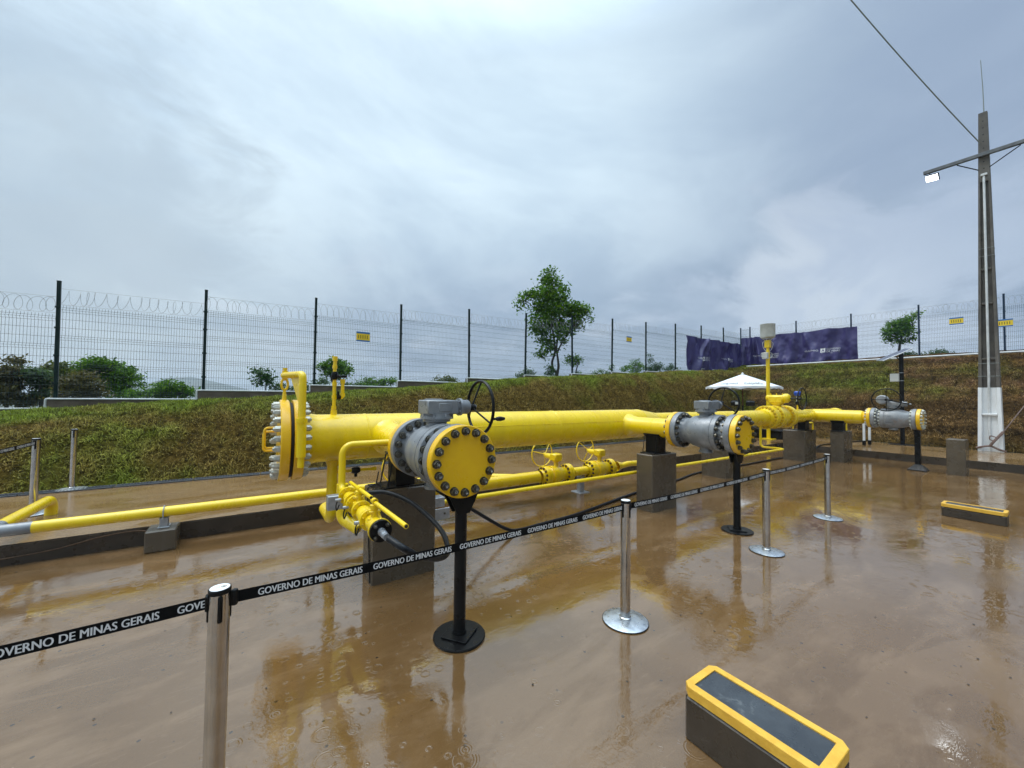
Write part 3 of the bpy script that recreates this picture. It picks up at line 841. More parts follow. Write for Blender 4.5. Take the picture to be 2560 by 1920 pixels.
# right fence, level, on the far bank
FX = 26.08
rf = thing('mesh_fence', 'level mesh fence with razor wire above the far right bank behind the utility pole', 'fence', (FX, 0, 0))
ry = [12.46, 11.9, 9.4, 6.92, 4.43, 1.93, -.57, -3.07, -5.57]
for i, y in enumerate(ry):
    o = post_mb(2.75).build('post', M['fence_blue'], smooth=0); o.parent = rf; o.location = (0, y, 3.52)
    if i == len(ry) - 1: break
    L = y - ry[i + 1]
    p_ = panel0.copy(); p_.data = panel0.data if i else panel0.data.copy(); S.collection.objects.link(p_)
    if i == 0: p_.data.materials[0] = M['wire_blue']; rp_mesh = p_.data
    p_.data = rp_mesh
    p_.parent = rf; p_.location = (0, y - .03, 3.74); p_.rotation_euler = (0, 0, -math.pi / 2); p_.scale = (L / 2.5, 1, 1)
    c_ = share(coil0, rf, (0, y - .02, 5.98), -math.pi / 2); c_.scale = (L / 2.5, 1, 1)
MB().tube([(25.0, 11.6, 3.71), (25.0, 3.0, 3.73), (25.0, -8, 3.76)], .035, 8).build('white_edge_pipe', M['white_pipe'], smooth=40)
wp = bpy.data.objects['white_edge_pipe'] if 'white_edge_pipe' in bpy.data.objects else None
wp = [o for o in bpy.data.objects if o.name.startswith('white_edge_pipe') and o.parent is None][0]
tag(wp, 'long white pipe lying along the top edge of the far right bank', 'pipe')

# signs wired to the fences
def sign(loc, rz, w, h, label):
    t = thing('warning_sign', label, 'sign', loc, 'yellow and blue warning signs on the fences')
    t.rotation_euler = (0, 0, rz)
    def pt(mb, name, mat):
        o = mb.build(name, mat, smooth=0); o.parent = t; return o
    pt(MB().box((0, -.003, 0), (w, .003, h), .001), 'plate', M['sign_yellow'])
    pt(MB().box((0, -.006, h * .82), (w, -.0035, h), 0), 'top_band', M['sign_blue'])
    pt(MB().box((0, -.006, 0), (w, -.0035, h * .15), 0), 'bottom_band', M['sign_blue'])
    mb = MB()
    for k in range(5):
        x = w * (.14 + .16 * k)
        mb.box((x, -.006, h * .30), (x + w * .045, -.0035, h * .66))
    pt(mb, 'dark_print', M['sign_ink'])
    return t
sign((2.61, FY - .06, 3.37), 0, .40, .30, 'yellow and blue sign on the left fence above the vent pipe')
sign((14.95, FY - .06, 4.42), 0, .38, .28, 'small yellow sign on the left fence, right of the tall tree')
sign((FX - .06, 3.46, 5.17), -math.pi / 2, .42, .32, 'yellow sign on the right fence between small tree and utility pole')
sign((FX - .06, 2.12, 4.88), -math.pi / 2, .42, .32, 'yellow sign on the right fence, partly hidden by the utility pole')

# banners
def banner(name, label, org, ex, L, h, folds, seed, logos, sag):
    t = thing(name, label, 'banner', org, 'purple tarpaulin banners on the fences')
    ex = Vector(ex); ny = Vector((ex.y, -ex.x, 0))      # towards the yard
    rg = random.Random(seed)
    nx, nz = 140, 36
    def off(u, w):
        """outward bulge at u (0..L), w (0 bottom .. 1 top)"""
        d = .05
        for (c, wd, am, dr) in folds:
            uu = u - c - dr * (1 - w)
            d += 1.3 * am * math.exp(-(uu / (wd * (.5 + .9 * (1 - w)))) ** 2)
        hang = (1 - w)
        d += .06 * math.sin(u * 5.1 + 2.0 * w + seed) * (.3 + hang) + .04 * math.sin(u * 11.3 - 5 * w + seed * 2) * (.2 + hang)
        d += .03 * math.sin(9 * w + 2.2 * math.sin(u * 1.7 + seed))
        d += .20 * (fbm(np.array([u * 2.3 + seed]), np.array([w * 3.0]), seed)[0] - .5)
        return max(d, .012)
    def top(u):
        k = (u / L * sag) % 1
        return h - .055 * math.sin(math.pi * k) - .02
    def P(u, w):
        zt = top(u); zb = .05 * math.sin(u * 1.4 + seed) + .03 * math.sin(u * 4)
        return Vector(org) + ex * u + ny * off(u, w) + Vector((0, 0, zb + (zt - zb) * w))
    mb = MB()
    vs = [P(L * i / nx, j / nz) for i in range(nx + 1) for j in range(nz + 1)]
    fs = [(i * (nz + 1) + j, (i + 1) * (nz + 1) + j, (i + 1) * (nz + 1) + j + 1, i * (nz + 1) + j + 1) for i in range(nx) for j in range(nz)]
    mb.add(vs, fs)
    mb.build('sheet', M['banner'], t, smooth=180)
    for (u0, z0, s) in logos:
        def put(body, u, z, w, hh, part='lettering'):
            m_ = MB()
            lift = lambda p: P(p.x, min(1, max(0, p.z / h))) + ny * .006
            text_on(m_, body, (u, 0, z), (1, 0, 0), (0, 0, 1), w, hh, .02, lift=lift)
            m_.build(part, M['text_white'], t, smooth=0)
        put('GA\u0283MIG', u0, z0, .62 * s, .13 * s)
        sq = MB(); lift = lambda q: P(q[0], min(1, max(0, q[1] / h))) + ny * .006
        a0 = u0 + .72 * s; zz0 = z0 - .06 * s; e = .24 * s
        o_ = [(a0, zz0), (a0 + e, zz0), (a0 + e, zz0 + e), (a0, zz0 + e)]
        tri = [(a0 + .03 * s, zz0 + .05 * s), (a0 + e - .03 * s, zz0 + .05 * s), (a0 + e / 2, zz0 + e - .05 * s)]
        sq.add([lift(q) for q in o_ + tri], [(0, 1, 5, 4), (1, 2, 6, 5), (2, 3, 6), (3, 0, 4, 6)])
        mid = (a0 + e / 2, zz0 + .11 * s)
        sq.add([lift(q) for q in [(a0 + .09 * s, zz0 + .05 * s), (a0 + e - .09 * s, zz0 + .05 * s), mid]], [(0, 1, 2)])
        sq.build('emblem', M['text_white'], t, smooth=0)
        put('GOVERNO', u0 + 1.02 * s, z0 + .06 * s, .58 * s, .10 * s)
        put('DE MINAS', u0 + 1.02 * s, z0 - .07 * s, .56 * s, .10 * s)
        ln = MB().add([lift(q) for q in [(u0 + .78 * s, z0 - .13 * s), (u0 + 1.55 * s, z0 - .13 * s), (u0 + 1.55 * s, z0 - .115 * s), (u0 + .78 * s, z0 - .115 * s)]], [(0, 1, 2, 3)])
        ln.build('underline', M['text_white'], t, smooth=0)
    for k in range(8):
        u = L * (k + .2) / 8
        p = P(u, 1.0)
        MB().tube([p, p - ny * .06 + Vector((0, 0, .03))], .006, 5).build('tie', M['cable_grey'], t)
    return t
banner('banner', 'shorter dark purple banner hung on the left fence, ending at the fence corner', (19.92, FY - .05, 3.30), (1, 0, 0), 5.95, 1.95,
       [(1.9, .16, .16, -1.2), (.9, .5, .05, .2), (3.2, .14, .10, .3), (4.2, .2, .08, -.2), (5.1, .2, .16, .1)], 3,
       [(.80, .70, 1.0), (3.62, .80, .78)], 2.0)
banner('banner', 'longer purple banner hung on the right fence behind the white topped mast', (FX - .05, 12.38, 3.74), (0, -1, 0), 5.75, 1.90,
       [(.25, .16, .14, .2), (.62, .10, .22, .0), (.95, .18, .22, .35), (1.7, .25, .10, .5), (3.0, .3, .12, -.3), (3.4, .2, .10, .6), (4.6, .35, .10, -.5), (5.3, .2, .10, .2)], 8,
       [(.72, .62, .92), (3.45, .64, 1.0)], 2.6)

# ================================================================== TREES AND SHRUBS
def leaves_np(clumps, n, size, rg, flat=.35):
    """leaf shaped quads filling the clumps (center, radii); denser towards the outside, gaps between"""
    vs = []
    wts = np.array([c[1][0] * c[1][1] * c[1][2] for c in clumps]) ** .62
    cnt = np.maximum(8, (n * wts / wts.sum()).astype(int))
    for (c, r), k in zip(clumps, cnt):
        # twigs: short sprays of leaves
        tw = max(4, k // 9)
        d = rg.normal(size=(tw, 3)); d /= np.linalg.norm(d, axis=1, keepdims=True)
        rr_ = rg.random(tw) ** .38
        rr_ *= .72 + .38 * rg.random(tw)
        tip = np.array(c) + d * rr_[:, None] * np.array(r)
        idx = rg.integers(0, tw, k)
        sp = size * 1.7
        pos = tip[idx] + rg.normal(size=(k, 3)) * sp * np.array([1, 1, .7])
        nrm = rg.normal(size=(k, 3)); nrm[:, 2] = np.abs(nrm[:, 2]) + flat; nrm /= np.linalg.norm(nrm, axis=1, keepdims=True)
        t = rg.normal(size=(k, 3)); t -= nrm * (t * nrm).sum(1, keepdims=True); t /= np.linalg.norm(t, axis=1, keepdims=True)
        s = np.cross(nrm, t)
        L = size * rg.uniform(.6, 1.35, k)[:, None]; W = L * rg.uniform(.38, .55, k)[:, None]
        q = np.stack([pos - t * L, pos + s * W + nrm * L * .12, pos + t * L, pos - s * W + nrm * L * .12], 1)
        vs.append(q.reshape(-1, 3))
    v = np.concatenate(vs)
    f = np.arange(len(v)).reshape(-1, 4)
    return v, f
def plant(name, label, cat, base, clumps, n, size, mat, limbs, seed, group=None, flat=.35):
    """base: foot of the trunk; clumps and limbs relative to it"""
    rg = np.random.default_rng(seed)
    t = thing(name, label, cat, base, group)
    v, f = leaves_np(clumps, n, size, rg, flat)
    o = mesh_np('crown', v, f, mat); o.parent = t
    mb = MB()
    for pts, r0, r1 in limbs:
        p = spline(pts, 5) if len(pts) > 2 else [Vector(q) for q in pts]
        k = len(p)
        mb.tube(p, [r0 + (r1 - r0) * i / (k - 1) for i in range(k)], 7)
    rgp = random.Random(seed)
    ends = [Vector(l[0][-1]) for l in limbs]
    for (c, r) in clumps:
        e = min(ends, key=lambda q: (q - Vector(c)).length)
        c = Vector(c)
        m_ = (e + c) / 2 + Vector((rgp.uniform(-.1, .1), rgp.uniform(-.1, .1), rgp.uniform(-.05, .1)))
        rr0 = .016 + .012 * r[0]
        mb.tube(spline([e, m_, c], 4), [rr0 * (1 - i / 9.5) for i in range(9)], 5)
        for q in range(5):
            d = Vector((rgp.gauss(0, 1), rgp.gauss(0, 1), rgp.gauss(0, .8))).normalized()
            e2 = c + Vector((d.x * r[0], d.y * r[1], d.z * r[2])) * .85
            mb.tube(spline([c, (c + e2) / 2 + Vector((0, 0, .04)), e2], 3), [.010 + .006 * r[0] - .0015 * i for i in range(7)], 4)
    o = mb.build('trunk', M['bark'], smooth=60); o.parent = t
    return t
RX, RY = math.cos(YAW), -math.sin(YAW)      # sideways direction seen by the viewer, in site axes
DX, DY = math.sin(YAW), math.cos(YAW)
def lat(a, z, d=0.0): return (a * RX + d * DX, a * RY + d * DY, z)

# tall tree just outside the fence
cl = [
 ((-0.356, 0.239, 5.245), (0.26, 0.286, 0.221)),
 ((-0.381, 0.377, 4.973), (0.32, 0.352, 0.272)),
 ((-0.081, 0.054, 4.777), (0.22, 0.242, 0.187)),
 ((-0.219, 0.268, 4.543), (0.55, 0.605, 0.468)),
 ((-0.719, 0.363, 4.777), (0.2, 0.22, 0.17)),
 ((0.137, 0.029, 4.095), (0.5, 0.55, 0.425)),
 ((0.243, -0.163, 4.348), (0.26, 0.286, 0.221)),
 ((-0.646, 0.193, 4.037), (0.55, 0.605, 0.468)),
 ((-0.987, 0.663, 4.134), (0.4, 0.44, 0.34)),
 ((-1.255, 0.964, 4.095), (0.34, 0.374, 0.289)),
 ((-1.417, 1.073, 3.803), (0.25, 0.275, 0.212)),
 ((-1.57, 1.055, 3.451), (0.17, 0.187, 0.145)),
 ((-0.291, 0.196, 3.607), (0.75, 0.825, 0.637)),
 ((-0.584, 0.634, 3.373), (0.55, 0.605, 0.468)),
 ((-0.031, -0.22, 3.373), (0.6, 0.66, 0.51)),
 ((0.549, -0.128, 3.315), (0.45, 0.495, 0.383)),
 ((0.728, -0.489, 3.51), (0.42, 0.462, 0.357)),
 ((0.899, -0.725, 3.217), (0.42, 0.462, 0.357)),
 ((1.182, -0.794, 3.256), (0.28, 0.308, 0.238)),
 ((1.279, -0.859, 2.925), (0.16, 0.176, 0.136)),
 ((0.816, -0.428, 2.925), (0.42, 0.462, 0.357)),
 ((-0.833, 0.439, 2.828), (0.5, 0.55, 0.425)),
 ((-0.284, 0.311, 2.828), (0.6, 0.66, 0.51)),
 ((0.354, 0.003, 2.671), (0.5, 0.55, 0.425)),
 ((-0.906, 0.609, 2.398), (0.38, 0.418, 0.323)),
 ((-0.471, 0.558, 2.281), (0.42, 0.462, 0.357)),
 ((-0.079, -0.188, 2.204), (0.42, 0.462, 0.357)),
 ((0.574, -0.265, 2.398), (0.34, 0.374, 0.289)),
 ((0.914, -0.493, 2.594), (0.28, 0.308, 0.238)),
 ((-0.615, 0.413, 1.853), (0.36, 0.396, 0.306)),
 ((-0.164, 0.351, 1.813), (0.34, 0.374, 0.289)),
 ((-0.34, 0.228, 1.423), (0.28, 0.308, 0.238)),
 ((-0.664, 0.446, 1.228), (0.22, 0.242, 0.187)),
 ((0.331, -0.102, 1.853), (0.22, 0.242, 0.187)),
 ((-0.793, 0.533, 1.111), (0.14, 0.154, 0.119)),
 ((-0.599, 0.402, 0.956), (0.12, 0.132, 0.102)),
]
plant('tree', 'tall bushy tree with forked trunk growing behind the left fence', 'tree', (12.4, 14.5, 2.45), [((c[0], c[1], c[2] + .2), r) for c, r in cl], 7600, .085, M['leaf'],
      [([(0, 0, -.3), (-.02, .02, .3), (.02, 0, .55)], .10, .085),
       ([(.0, 0, .5), (-0.146, 0.098, 0.585), (-0.21, 0.141, 0.975), (-0.097, 0.065, 1.462), (-0.129, 0.087, 2.047), (-0.243, 0.163, 2.828)], .075, .035),
       ([(.02, 0, .5), (0.049, -0.033, 0.78), (0.016, -0.011, 1.17), (-0.032, 0.022, 1.619), (0.016, -0.011, 2.243), (0.113, -0.076, 2.828)], .07, .03),
       ([(0.016, -0.011, 1.502), (0.146, -0.098, 1.853), (0.356, -0.239, 2.243), (0.631, -0.424, 2.73)], .045, .02),
       ([(-0.21, 0.141, 2.828), (-0.308, 0.207, 3.607), (-0.308, 0.207, 4.485), (-0.356, 0.239, 5.07)], .035, .012),
       ([(-0.21, 0.141, 2.632), (-0.696, 0.468, 3.217), (-1.101, 0.74, 3.803), (-1.408, 0.946, 3.958)], .03, .01),
       ([(-0.113, 0.076, 1.268), (-0.372, 0.25, 1.268), (-0.631, 0.424, 1.19)], .02, .008)], 42)

# small tree above the right bank
cl = [
 ((0.051, -0.034, 1.571), (0.55, 0.55, 0.341)),
 ((-0.232, 0.276, 1.51), (0.4, 0.4, 0.248)),
 ((-0.491, 0.33, 1.306), (0.26, 0.26, 0.161)),
 ((-0.237, 0.159, 1.836), (0.3, 0.3, 0.186)),
 ((0.411, -0.156, 1.714), (0.4, 0.4, 0.248)),
 ((0.525, -0.353, 1.428), (0.36, 0.36, 0.223)),
 ((0.593, -0.398, 1.102), (0.24, 0.24, 0.149)),
 ((-0.351, 0.356, 1.061), (0.22, 0.22, 0.136)),
 ((-0.152, 0.102, 0.959), (0.2, 0.2, 0.124)),
 ((0.445, -0.179, 0.959), (0.2, 0.2, 0.124)),
 ((0.22, -0.148, 1.979), (0.34, 0.34, 0.211)),
 ((0.525, -0.353, 2.122), (0.26, 0.26, 0.161)),
 ((0.801, -0.418, 2.285), (0.2, 0.2, 0.124)),
 ((0.948, -0.637, 2.407), (0.13, 0.13, 0.081)),
 ((0.017, -0.011, 1.265), (0.36, 0.36, 0.223)),
]
plant('tree', 'small round crowned tree on a thin trunk behind the right fence', 'tree', (27.6, 5.42, 3.55), [((c[0] * .88, c[1] * .88, c[2] + .3), (r[0] * .85, r[1] * .85, r[2])) for c, r in cl], 2600, .07, M['leaf'],
      [([(0, 0, -.3), (-0.017, 0.011, 0.408), (0.017, -0.011, 0.857), (0.051, -0.034, 1.224)], .065, .05), ([(0.051, -0.034, 1.142), (0.22, -0.148, 1.673), (0.61, -0.41, 2.081)], .04, .015), ([(0.051, -0.034, 1.142), (-0.152, 0.102, 1.469), (-0.389, 0.262, 1.571)], .035, .015)], 17)

# growth beyond the left fence; positions are on the hilltop just outside
SHRUBS = [
 # (name, label, foot, clumps (centre above the foot, radii), leaves, leaf size, material)
 ('tree', 'dark brownish tree at the far left edge beyond the fence', (-5.732, 17, 1.075), [((0.031, -0.25, 1.129), (0.243, 0.243, 0.195)), ((0.166, 0, 1.52), (0.159, 0.159, 0.095)), ((-0.007, 0.25, 0.918), (0.344, 0.344, 0.309)), ((0.028, -0.25, 0.576), (0.376, 0.376, 0.338)), ((0.237, 0, 1.147), (0.148, 0.148, 0.104)), ((0.271, 0.25, 0.403), (0.256, 0.256, 0.153)), ((0.22, -0.25, 1.248), (0.134, 0.134, 0.094)), ((0.577, 0, 0.408), (0.162, 0.162, 0.097))], 1500, 0.09, 'leaf_brown'),
 ('tree', 'loose green tree with a low fork, left of the leftmost tall fence post', (-5.034, 17, 0.959), [((-0.106, -0.25, 1.268), (0.159, 0.159, 0.096)), ((-0.026, 0, 1.164), (0.256, 0.256, 0.179)), ((-0.015, 0.25, 0.971), (0.213, 0.213, 0.149)), ((-0.055, -0.25, 1.327), (0.137, 0.137, 0.068)), ((0.012, 0, 0.699), (0.187, 0.187, 0.112)), ((-0.312, 0.25, 0.519), (0.152, 0.152, 0.091))], 800, 0.085, 'leaf_bluish'),
 ('tree', 'yellowish green tree standing right behind the leftmost tall fence post', (-5.042, 18, 0.992), [((-0.063, -0.25, 1.435), (0.196, 0.196, 0.157)), ((0.048, 0, 1.503), (0.2, 0.2, 0.16)), ((-0.098, 0.25, 1.23), (0.329, 0.329, 0.263)), ((0.208, -0.25, 1.286), (0.199, 0.199, 0.159)), ((-0.058, 0, 0.848), (0.274, 0.274, 0.219)), ((0.073, 0.25, 0.726), (0.255, 0.255, 0.179))], 1100, 0.085, 'leaf_olive'),
 ('tree', 'broad green tree filling the panel right of the leftmost tall fence post', (-4.256, 19, 1.034), [((-0.128, -0.25, 1.695), (0.27, 0.27, 0.189)), ((-0.418, 0, 1.504), (0.38, 0.38, 0.266)), ((-0.023, 0.25, 1.536), (0.448, 0.448, 0.314)), ((-0.537, -0.25, 1.352), (0.239, 0.239, 0.144)), ((0.307, 0, 1.61), (0.252, 0.252, 0.151)), ((0.115, 0.25, 1.261), (0.479, 0.479, 0.335)), ((0.517, -0.25, 1.328), (0.306, 0.306, 0.183)), ((0.669, 0, 1.415), (0.185, 0.185, 0.111)), ((0.785, 0.25, 1.213), (0.188, 0.188, 0.113)), ((0.657, -0.25, 1.012), (0.279, 0.279, 0.168)), ((0.278, 0, 0.908), (0.391, 0.391, 0.274)), ((0.899, 0.25, 0.97), (0.116, 0.116, 0.07)), ((0.487, -0.25, 0.632), (0.333, 0.333, 0.233))], 2600, 0.09, 'leaf'),
 ('shrub', 'brown flowering shrub in front of the broad green tree', (-3.861, 15.5, 1.106), [((0.043, -0.25, 0.974), (0.282, 0.282, 0.169)), ((-0.205, 0, 0.896), (0.262, 0.262, 0.184)), ((-0.379, 0.25, 0.731), (0.243, 0.243, 0.17)), ((0.2, -0.25, 0.793), (0.285, 0.285, 0.199)), ((-0.083, 0, 0.57), (0.33, 0.33, 0.198)), ((0.166, 0.25, 0.572), (0.295, 0.295, 0.177)), ((-0.273, -0.25, 0.494), (0.192, 0.192, 0.115)), ((0.054, 0, 1.07), (0.177, 0.177, 0.106))], 1800, 0.06, 'leaf_brown'),
 ('shrub', 'low green dome of foliage left of the second fence post', (-2.046, 16, 1.221), [((-0.025, -0.25, 0.709), (0.27, 0.27, 0.189)), ((-0.288, 0, 0.595), (0.321, 0.321, 0.225)), ((0.155, 0.25, 0.604), (0.333, 0.333, 0.233)), ((-0.428, -0.25, 0.471), (0.265, 0.265, 0.186)), ((0.432, 0, 0.467), (0.255, 0.255, 0.153)), ((-0.084, 0.25, 0.473), (0.406, 0.406, 0.243)), ((-0.691, -0.25, 0.408), (0.167, 0.167, 0.133)), ((-0.912, 0, 0.464), (0.168, 0.168, 0.134))], 1700, 0.06, 'leaf'),
 ('sapling', 'leaning sapling with few dark leaves between the second and third fence posts', (0.382, 14.5, 1.38), [((-0.221, -0.25, 1.025), (0.111, 0.111, 0.088)), ((-0.111, 0, 0.94), (0.151, 0.151, 0.121)), ((0.005, 0.25, 0.825), (0.141, 0.141, 0.113)), ((-0.163, -0.25, 0.78), (0.099, 0.099, 0.079)), ((0.034, 0, 0.692), (0.089, 0.089, 0.071))], 330, 0.07, 'leaf_dark'),
 ('shrub', 'thin grassy weeds beside the leaning sapling', (0.8, 15, 1.383), [((-0.131, -0.25, 0.57), (0.13, 0.13, 0.143)), ((0.051, 0, 0.617), (0.12, 0.12, 0.144)), ((0.243, 0.25, 0.529), (0.164, 0.164, 0.147)), ((-0.237, -0.25, 0.413), (0.129, 0.129, 0.091)), ((0.404, 0, 0.449), (0.189, 0.189, 0.133))], 420, 0.05, 'leaf_bluish'),
 ('tree', 'small round dark tree standing behind the yellow vent pipe', (2.408, 14.2, 1.405), [((-0.111, -0.25, 1.186), (0.292, 0.292, 0.233)), ((-0.294, 0, 1.283), (0.2, 0.2, 0.14)), ((0.225, 0.25, 1.325), (0.208, 0.208, 0.146)), ((-0.116, -0.25, 1.412), (0.199, 0.199, 0.139)), ((-0.289, 0, 1.056), (0.187, 0.187, 0.131)), ((0.231, 0.25, 1.088), (0.208, 0.208, 0.146)), ((0.287, -0.25, 1.205), (0.121, 0.121, 0.085)), ((-0.498, 0, 1.206), (0.106, 0.106, 0.074)), ((0.003, 0.25, 0.941), (0.165, 0.165, 0.116))], 1500, 0.06, 'leaf'),
 ('shrub', 'low pale green hedge behind the third fence panel', (2.001, 15, 1.398), [((-0.165, -0.25, 0.663), (0.191, 0.191, 0.134)), ((0.117, 0, 0.773), (0.183, 0.183, 0.146)), ((-0.288, 0.25, 0.528), (0.168, 0.168, 0.135)), ((0.796, -0.25, 0.645), (0.171, 0.171, 0.137))], 650, 0.05, 'leaf_bluish'),
 ('shrub', 'wide low shrub right of the small round dark tree', (3.76, 15, 1.568), [((-0.557, -0.25, 0.498), (0.231, 0.231, 0.185)), ((-0.222, 0, 0.629), (0.223, 0.223, 0.201)), ((0.131, 0.25, 0.614), (0.26, 0.26, 0.208)), ((0.294, -0.25, 0.638), (0.224, 0.224, 0.179)), ((0.665, 0, 0.654), (0.231, 0.231, 0.208)), ((0.893, 0.25, 0.76), (0.142, 0.142, 0.113)), ((-0.206, -0.25, 0.418), (0.323, 0.323, 0.194)), ((0.442, 0, 0.434), (0.336, 0.336, 0.201))], 1500, 0.05, 'leaf'),
 ('shrub', 'small shrub over the wall right of the fifth fence post', (6.531, 14.5, 1.776), [((-0.37, -0.25, 0.48), (0.173, 0.173, 0.138)), ((0.083, 0, 0.595), (0.227, 0.227, 0.182)), ((0.469, 0.25, 0.564), (0.183, 0.183, 0.128)), ((-0.62, -0.25, 0.441), (0.125, 0.125, 0.087)), ((-0.385, 0, 0.66), (0.08, 0.08, 0.064))], 600, 0.05, 'leaf_olive'),
 ('shrub', 'pale low shrub beside the post left of the tall tree', (10.45, 14.5, 2.236), [((-0.447, -0.25, 0.453), (0.179, 0.179, 0.162)), ((0.133, 0, 0.633), (0.222, 0.222, 0.2)), ((0.599, 0.25, 0.55), (0.171, 0.171, 0.137)), ((-0.181, -0.25, 0.39), (0.253, 0.253, 0.152))], 480, 0.05, 'leaf_bluish'),
 ('sapling', 'dark young shrub at the left of the tall trunk', (11.932, 14.3, 2.186), [((-0.385, -0.25, 0.93), (0.149, 0.149, 0.119)), ((-0.079, 0, 0.806), (0.171, 0.171, 0.154)), ((-0.02, 0.25, 0.665), (0.154, 0.154, 0.139)), ((-0.187, -0.25, 0.601), (0.131, 0.131, 0.118))], 300, 0.055, 'leaf_dark'),
 ('tree', 'thin young tree with open crown right of the tall tree', (13.417, 14.4, 2.337), [((-0.507, -0.25, 1.344), (0.176, 0.176, 0.123)), ((0.046, 0, 1.257), (0.261, 0.261, 0.183)), ((-0.184, 0.25, 1.2), (0.222, 0.222, 0.155)), ((0.163, -0.25, 1.227), (0.179, 0.179, 0.108)), ((-0.033, 0, 1.011), (0.18, 0.18, 0.108)), ((0.389, 0.25, 1.46), (0.143, 0.143, 0.1))], 480, 0.06, 'leaf'),
 ('shrub', 'low green shrub right of the thin young tree', (15.376, 14.5, 2.515), [((-0.561, -0.25, 0.445), (0.207, 0.207, 0.166)), ((0.089, 0, 0.588), (0.192, 0.192, 0.153)), ((0.731, 0.25, 0.496), (0.197, 0.197, 0.138)), ((0.646, -0.25, 0.773), (0.171, 0.171, 0.154)), ((-1.593, 0, 0.453), (0.163, 0.163, 0.098))], 420, 0.05, 'leaf'),
 ('shrub', 'rounded green shrub under the small yellow sign', (19.388, 15.5, 2.824), [((-0.858, -0.25, 0.709), (0.261, 0.261, 0.209)), ((0.11, 0, 0.968), (0.318, 0.318, 0.286)), ((0.966, 0.25, 0.904), (0.302, 0.302, 0.272)), ((-1.212, -0.25, 0.503), (0.259, 0.259, 0.181)), ((0.187, 0, 0.603), (0.441, 0.441, 0.309))], 900, 0.06, 'leaf'),
 ('shrub', 'rounded green shrub with a tall shoot behind the second post left of the banner', (21.341, 15.5, 2.903), [((-0.143, -0.25, 0.815), (0.353, 0.353, 0.318)), ((-0.407, 0, 1.477), (0.127, 0.127, 0.152)), ((-0.028, 0.25, 1.211), (0.18, 0.18, 0.216)), ((0.267, -0.25, 0.734), (0.255, 0.255, 0.229)), ((-0.526, 0, 0.708), (0.303, 0.303, 0.273)), ((0.385, 0.25, 0.61), (0.467, 0.467, 0.28))], 850, 0.06, 'leaf_dark'),
 ('shrub', 'round shrub beside the last post left of the banner', (23.782, 16, 3.104), [((-0.683, -0.25, 0.525), (0.268, 0.268, 0.214)), ((0.229, 0, 0.746), (0.302, 0.302, 0.272)), ((1.075, 0.25, 0.604), (0.254, 0.254, 0.203))], 380, 0.06, 'leaf_dark'),
]
for si, (nm, lb, base, cl, n, sz, mt) in enumerate(SHRUBS):
    mid_ = cl[len(cl) // 2][0]
    limbs = [([(0, 0, -.2), (mid_[0] * .3, mid_[1] * .3, mid_[2] * .5), (mid_[0] * .8, mid_[1] * .8, mid_[2] * .95)], .05 if nm == 'tree' else .025, .02 if nm == 'tree' else .012)]
    plant(nm, lb, 'tree' if nm in ('tree', 'sapling') else 'shrub', base, cl, int(n * (2.3 if sz > .08 else 1.5)), sz * (.66 if sz > .08 else .85), M[mt], limbs, 100 + si, None)
# two small tufts on the right hand crest
for (yy_, s_, lb) in [(4.02, .30, 'small bush on the right crest just left of the yellow sign by the pole'), (5.0, .14, 'tiny weed at the foot of the right fence near the small tree')]:
    plant('shrub', lb, 'shrub', (27.2, yy_, 3.75), [((0, 0, .28), (s_, s_, s_ * .7)), ((.1, .3, .2), (s_ * .7, s_ * .7, s_ * .5)), ((0, -.3, .18), (s_ * .7, s_ * .7, s_ * .5))], 420, .06, M['leaf_bluish'], [([(0, 0, -.1), (0, 0, .25)], .02, .01)], 300 + int(yy_))

# ================================================================== UTILITY POLE
PX, PY = 19.25, 1.74
pole = thing('utility_pole', 'tall tapered concrete utility pole with white painted foot at the right side', 'utility pole', (PX, PY, SLAB_Z))
def hsec(mb, z0, z1, w0, w1, d0, d1, mi=0):
    """one stretch of an H shaped shaft: two flanges (wide sides along Y) and a recessed web, open towards the yard"""
    def ring(z, w, d):
        t = w * .16; r = d * .34
        y0, y1 = PY - w / 2, PY + w / 2; x0, x1 = PX - d / 2, PX + d / 2
        return [(x0, y0, z), (x0, y0 + t, z), (x0 + r, y0 + t * 1.25, z), (x0 + r, y1 - t * 1.25, z), (x0, y1 - t, z), (x0, y1, z), (x1, y1, z), (x1, y1 - t, z), (x1 - r, y1 - t * 1.25, z), (x1 - r, y0 + t * 1.25, z), (x1, y0 + t, z), (x1, y0, z)]
    a = ring(z0, w0, d0); c = ring(z1, w1, d1); n = len(a)
    mb.add(a + c, [(i, (i + 1) % n, n + (i + 1) % n, n + i) for i in range(n)] + [tuple(range(n, 2 * n)), tuple(range(n - 1, -1, -1))], mi)
ztop = 11.0
def wid(z): return .49 + (.185 - .49) * (z - .2) / (ztop - .2)
def dep(z): return .36 + (.15 - .36) * (z - .2) / (ztop - .2)
mb = MB(); hsec(mb, 2.20, 8.75, wid(2.2), wid(8.75), dep(2.2), dep(8.75)); mb.build('shaft', M['pole_conc'], pole, smooth=0, recalc=True)
mb = MB(); hsec(mb, SLAB_Z - .02, 2.197, wid(.2) + .02, wid(2.2) + .012, dep(.2) + .02, dep(2.2) + .012); mb.build('white_foot', M['white'], pole, smooth=0, recalc=True)
mb = MB()
w0, w1, d0, d1 = wid(8.753), wid(ztop), dep(8.753), dep(ztop)
a = [(PX - d0 / 2, PY - w0 / 2, 8.753), (PX - d0 / 2, PY + w0 / 2, 8.753), (PX + d0 / 2, PY + w0 / 2, 8.753), (PX + d0 / 2, PY - w0 / 2, 8.753)]
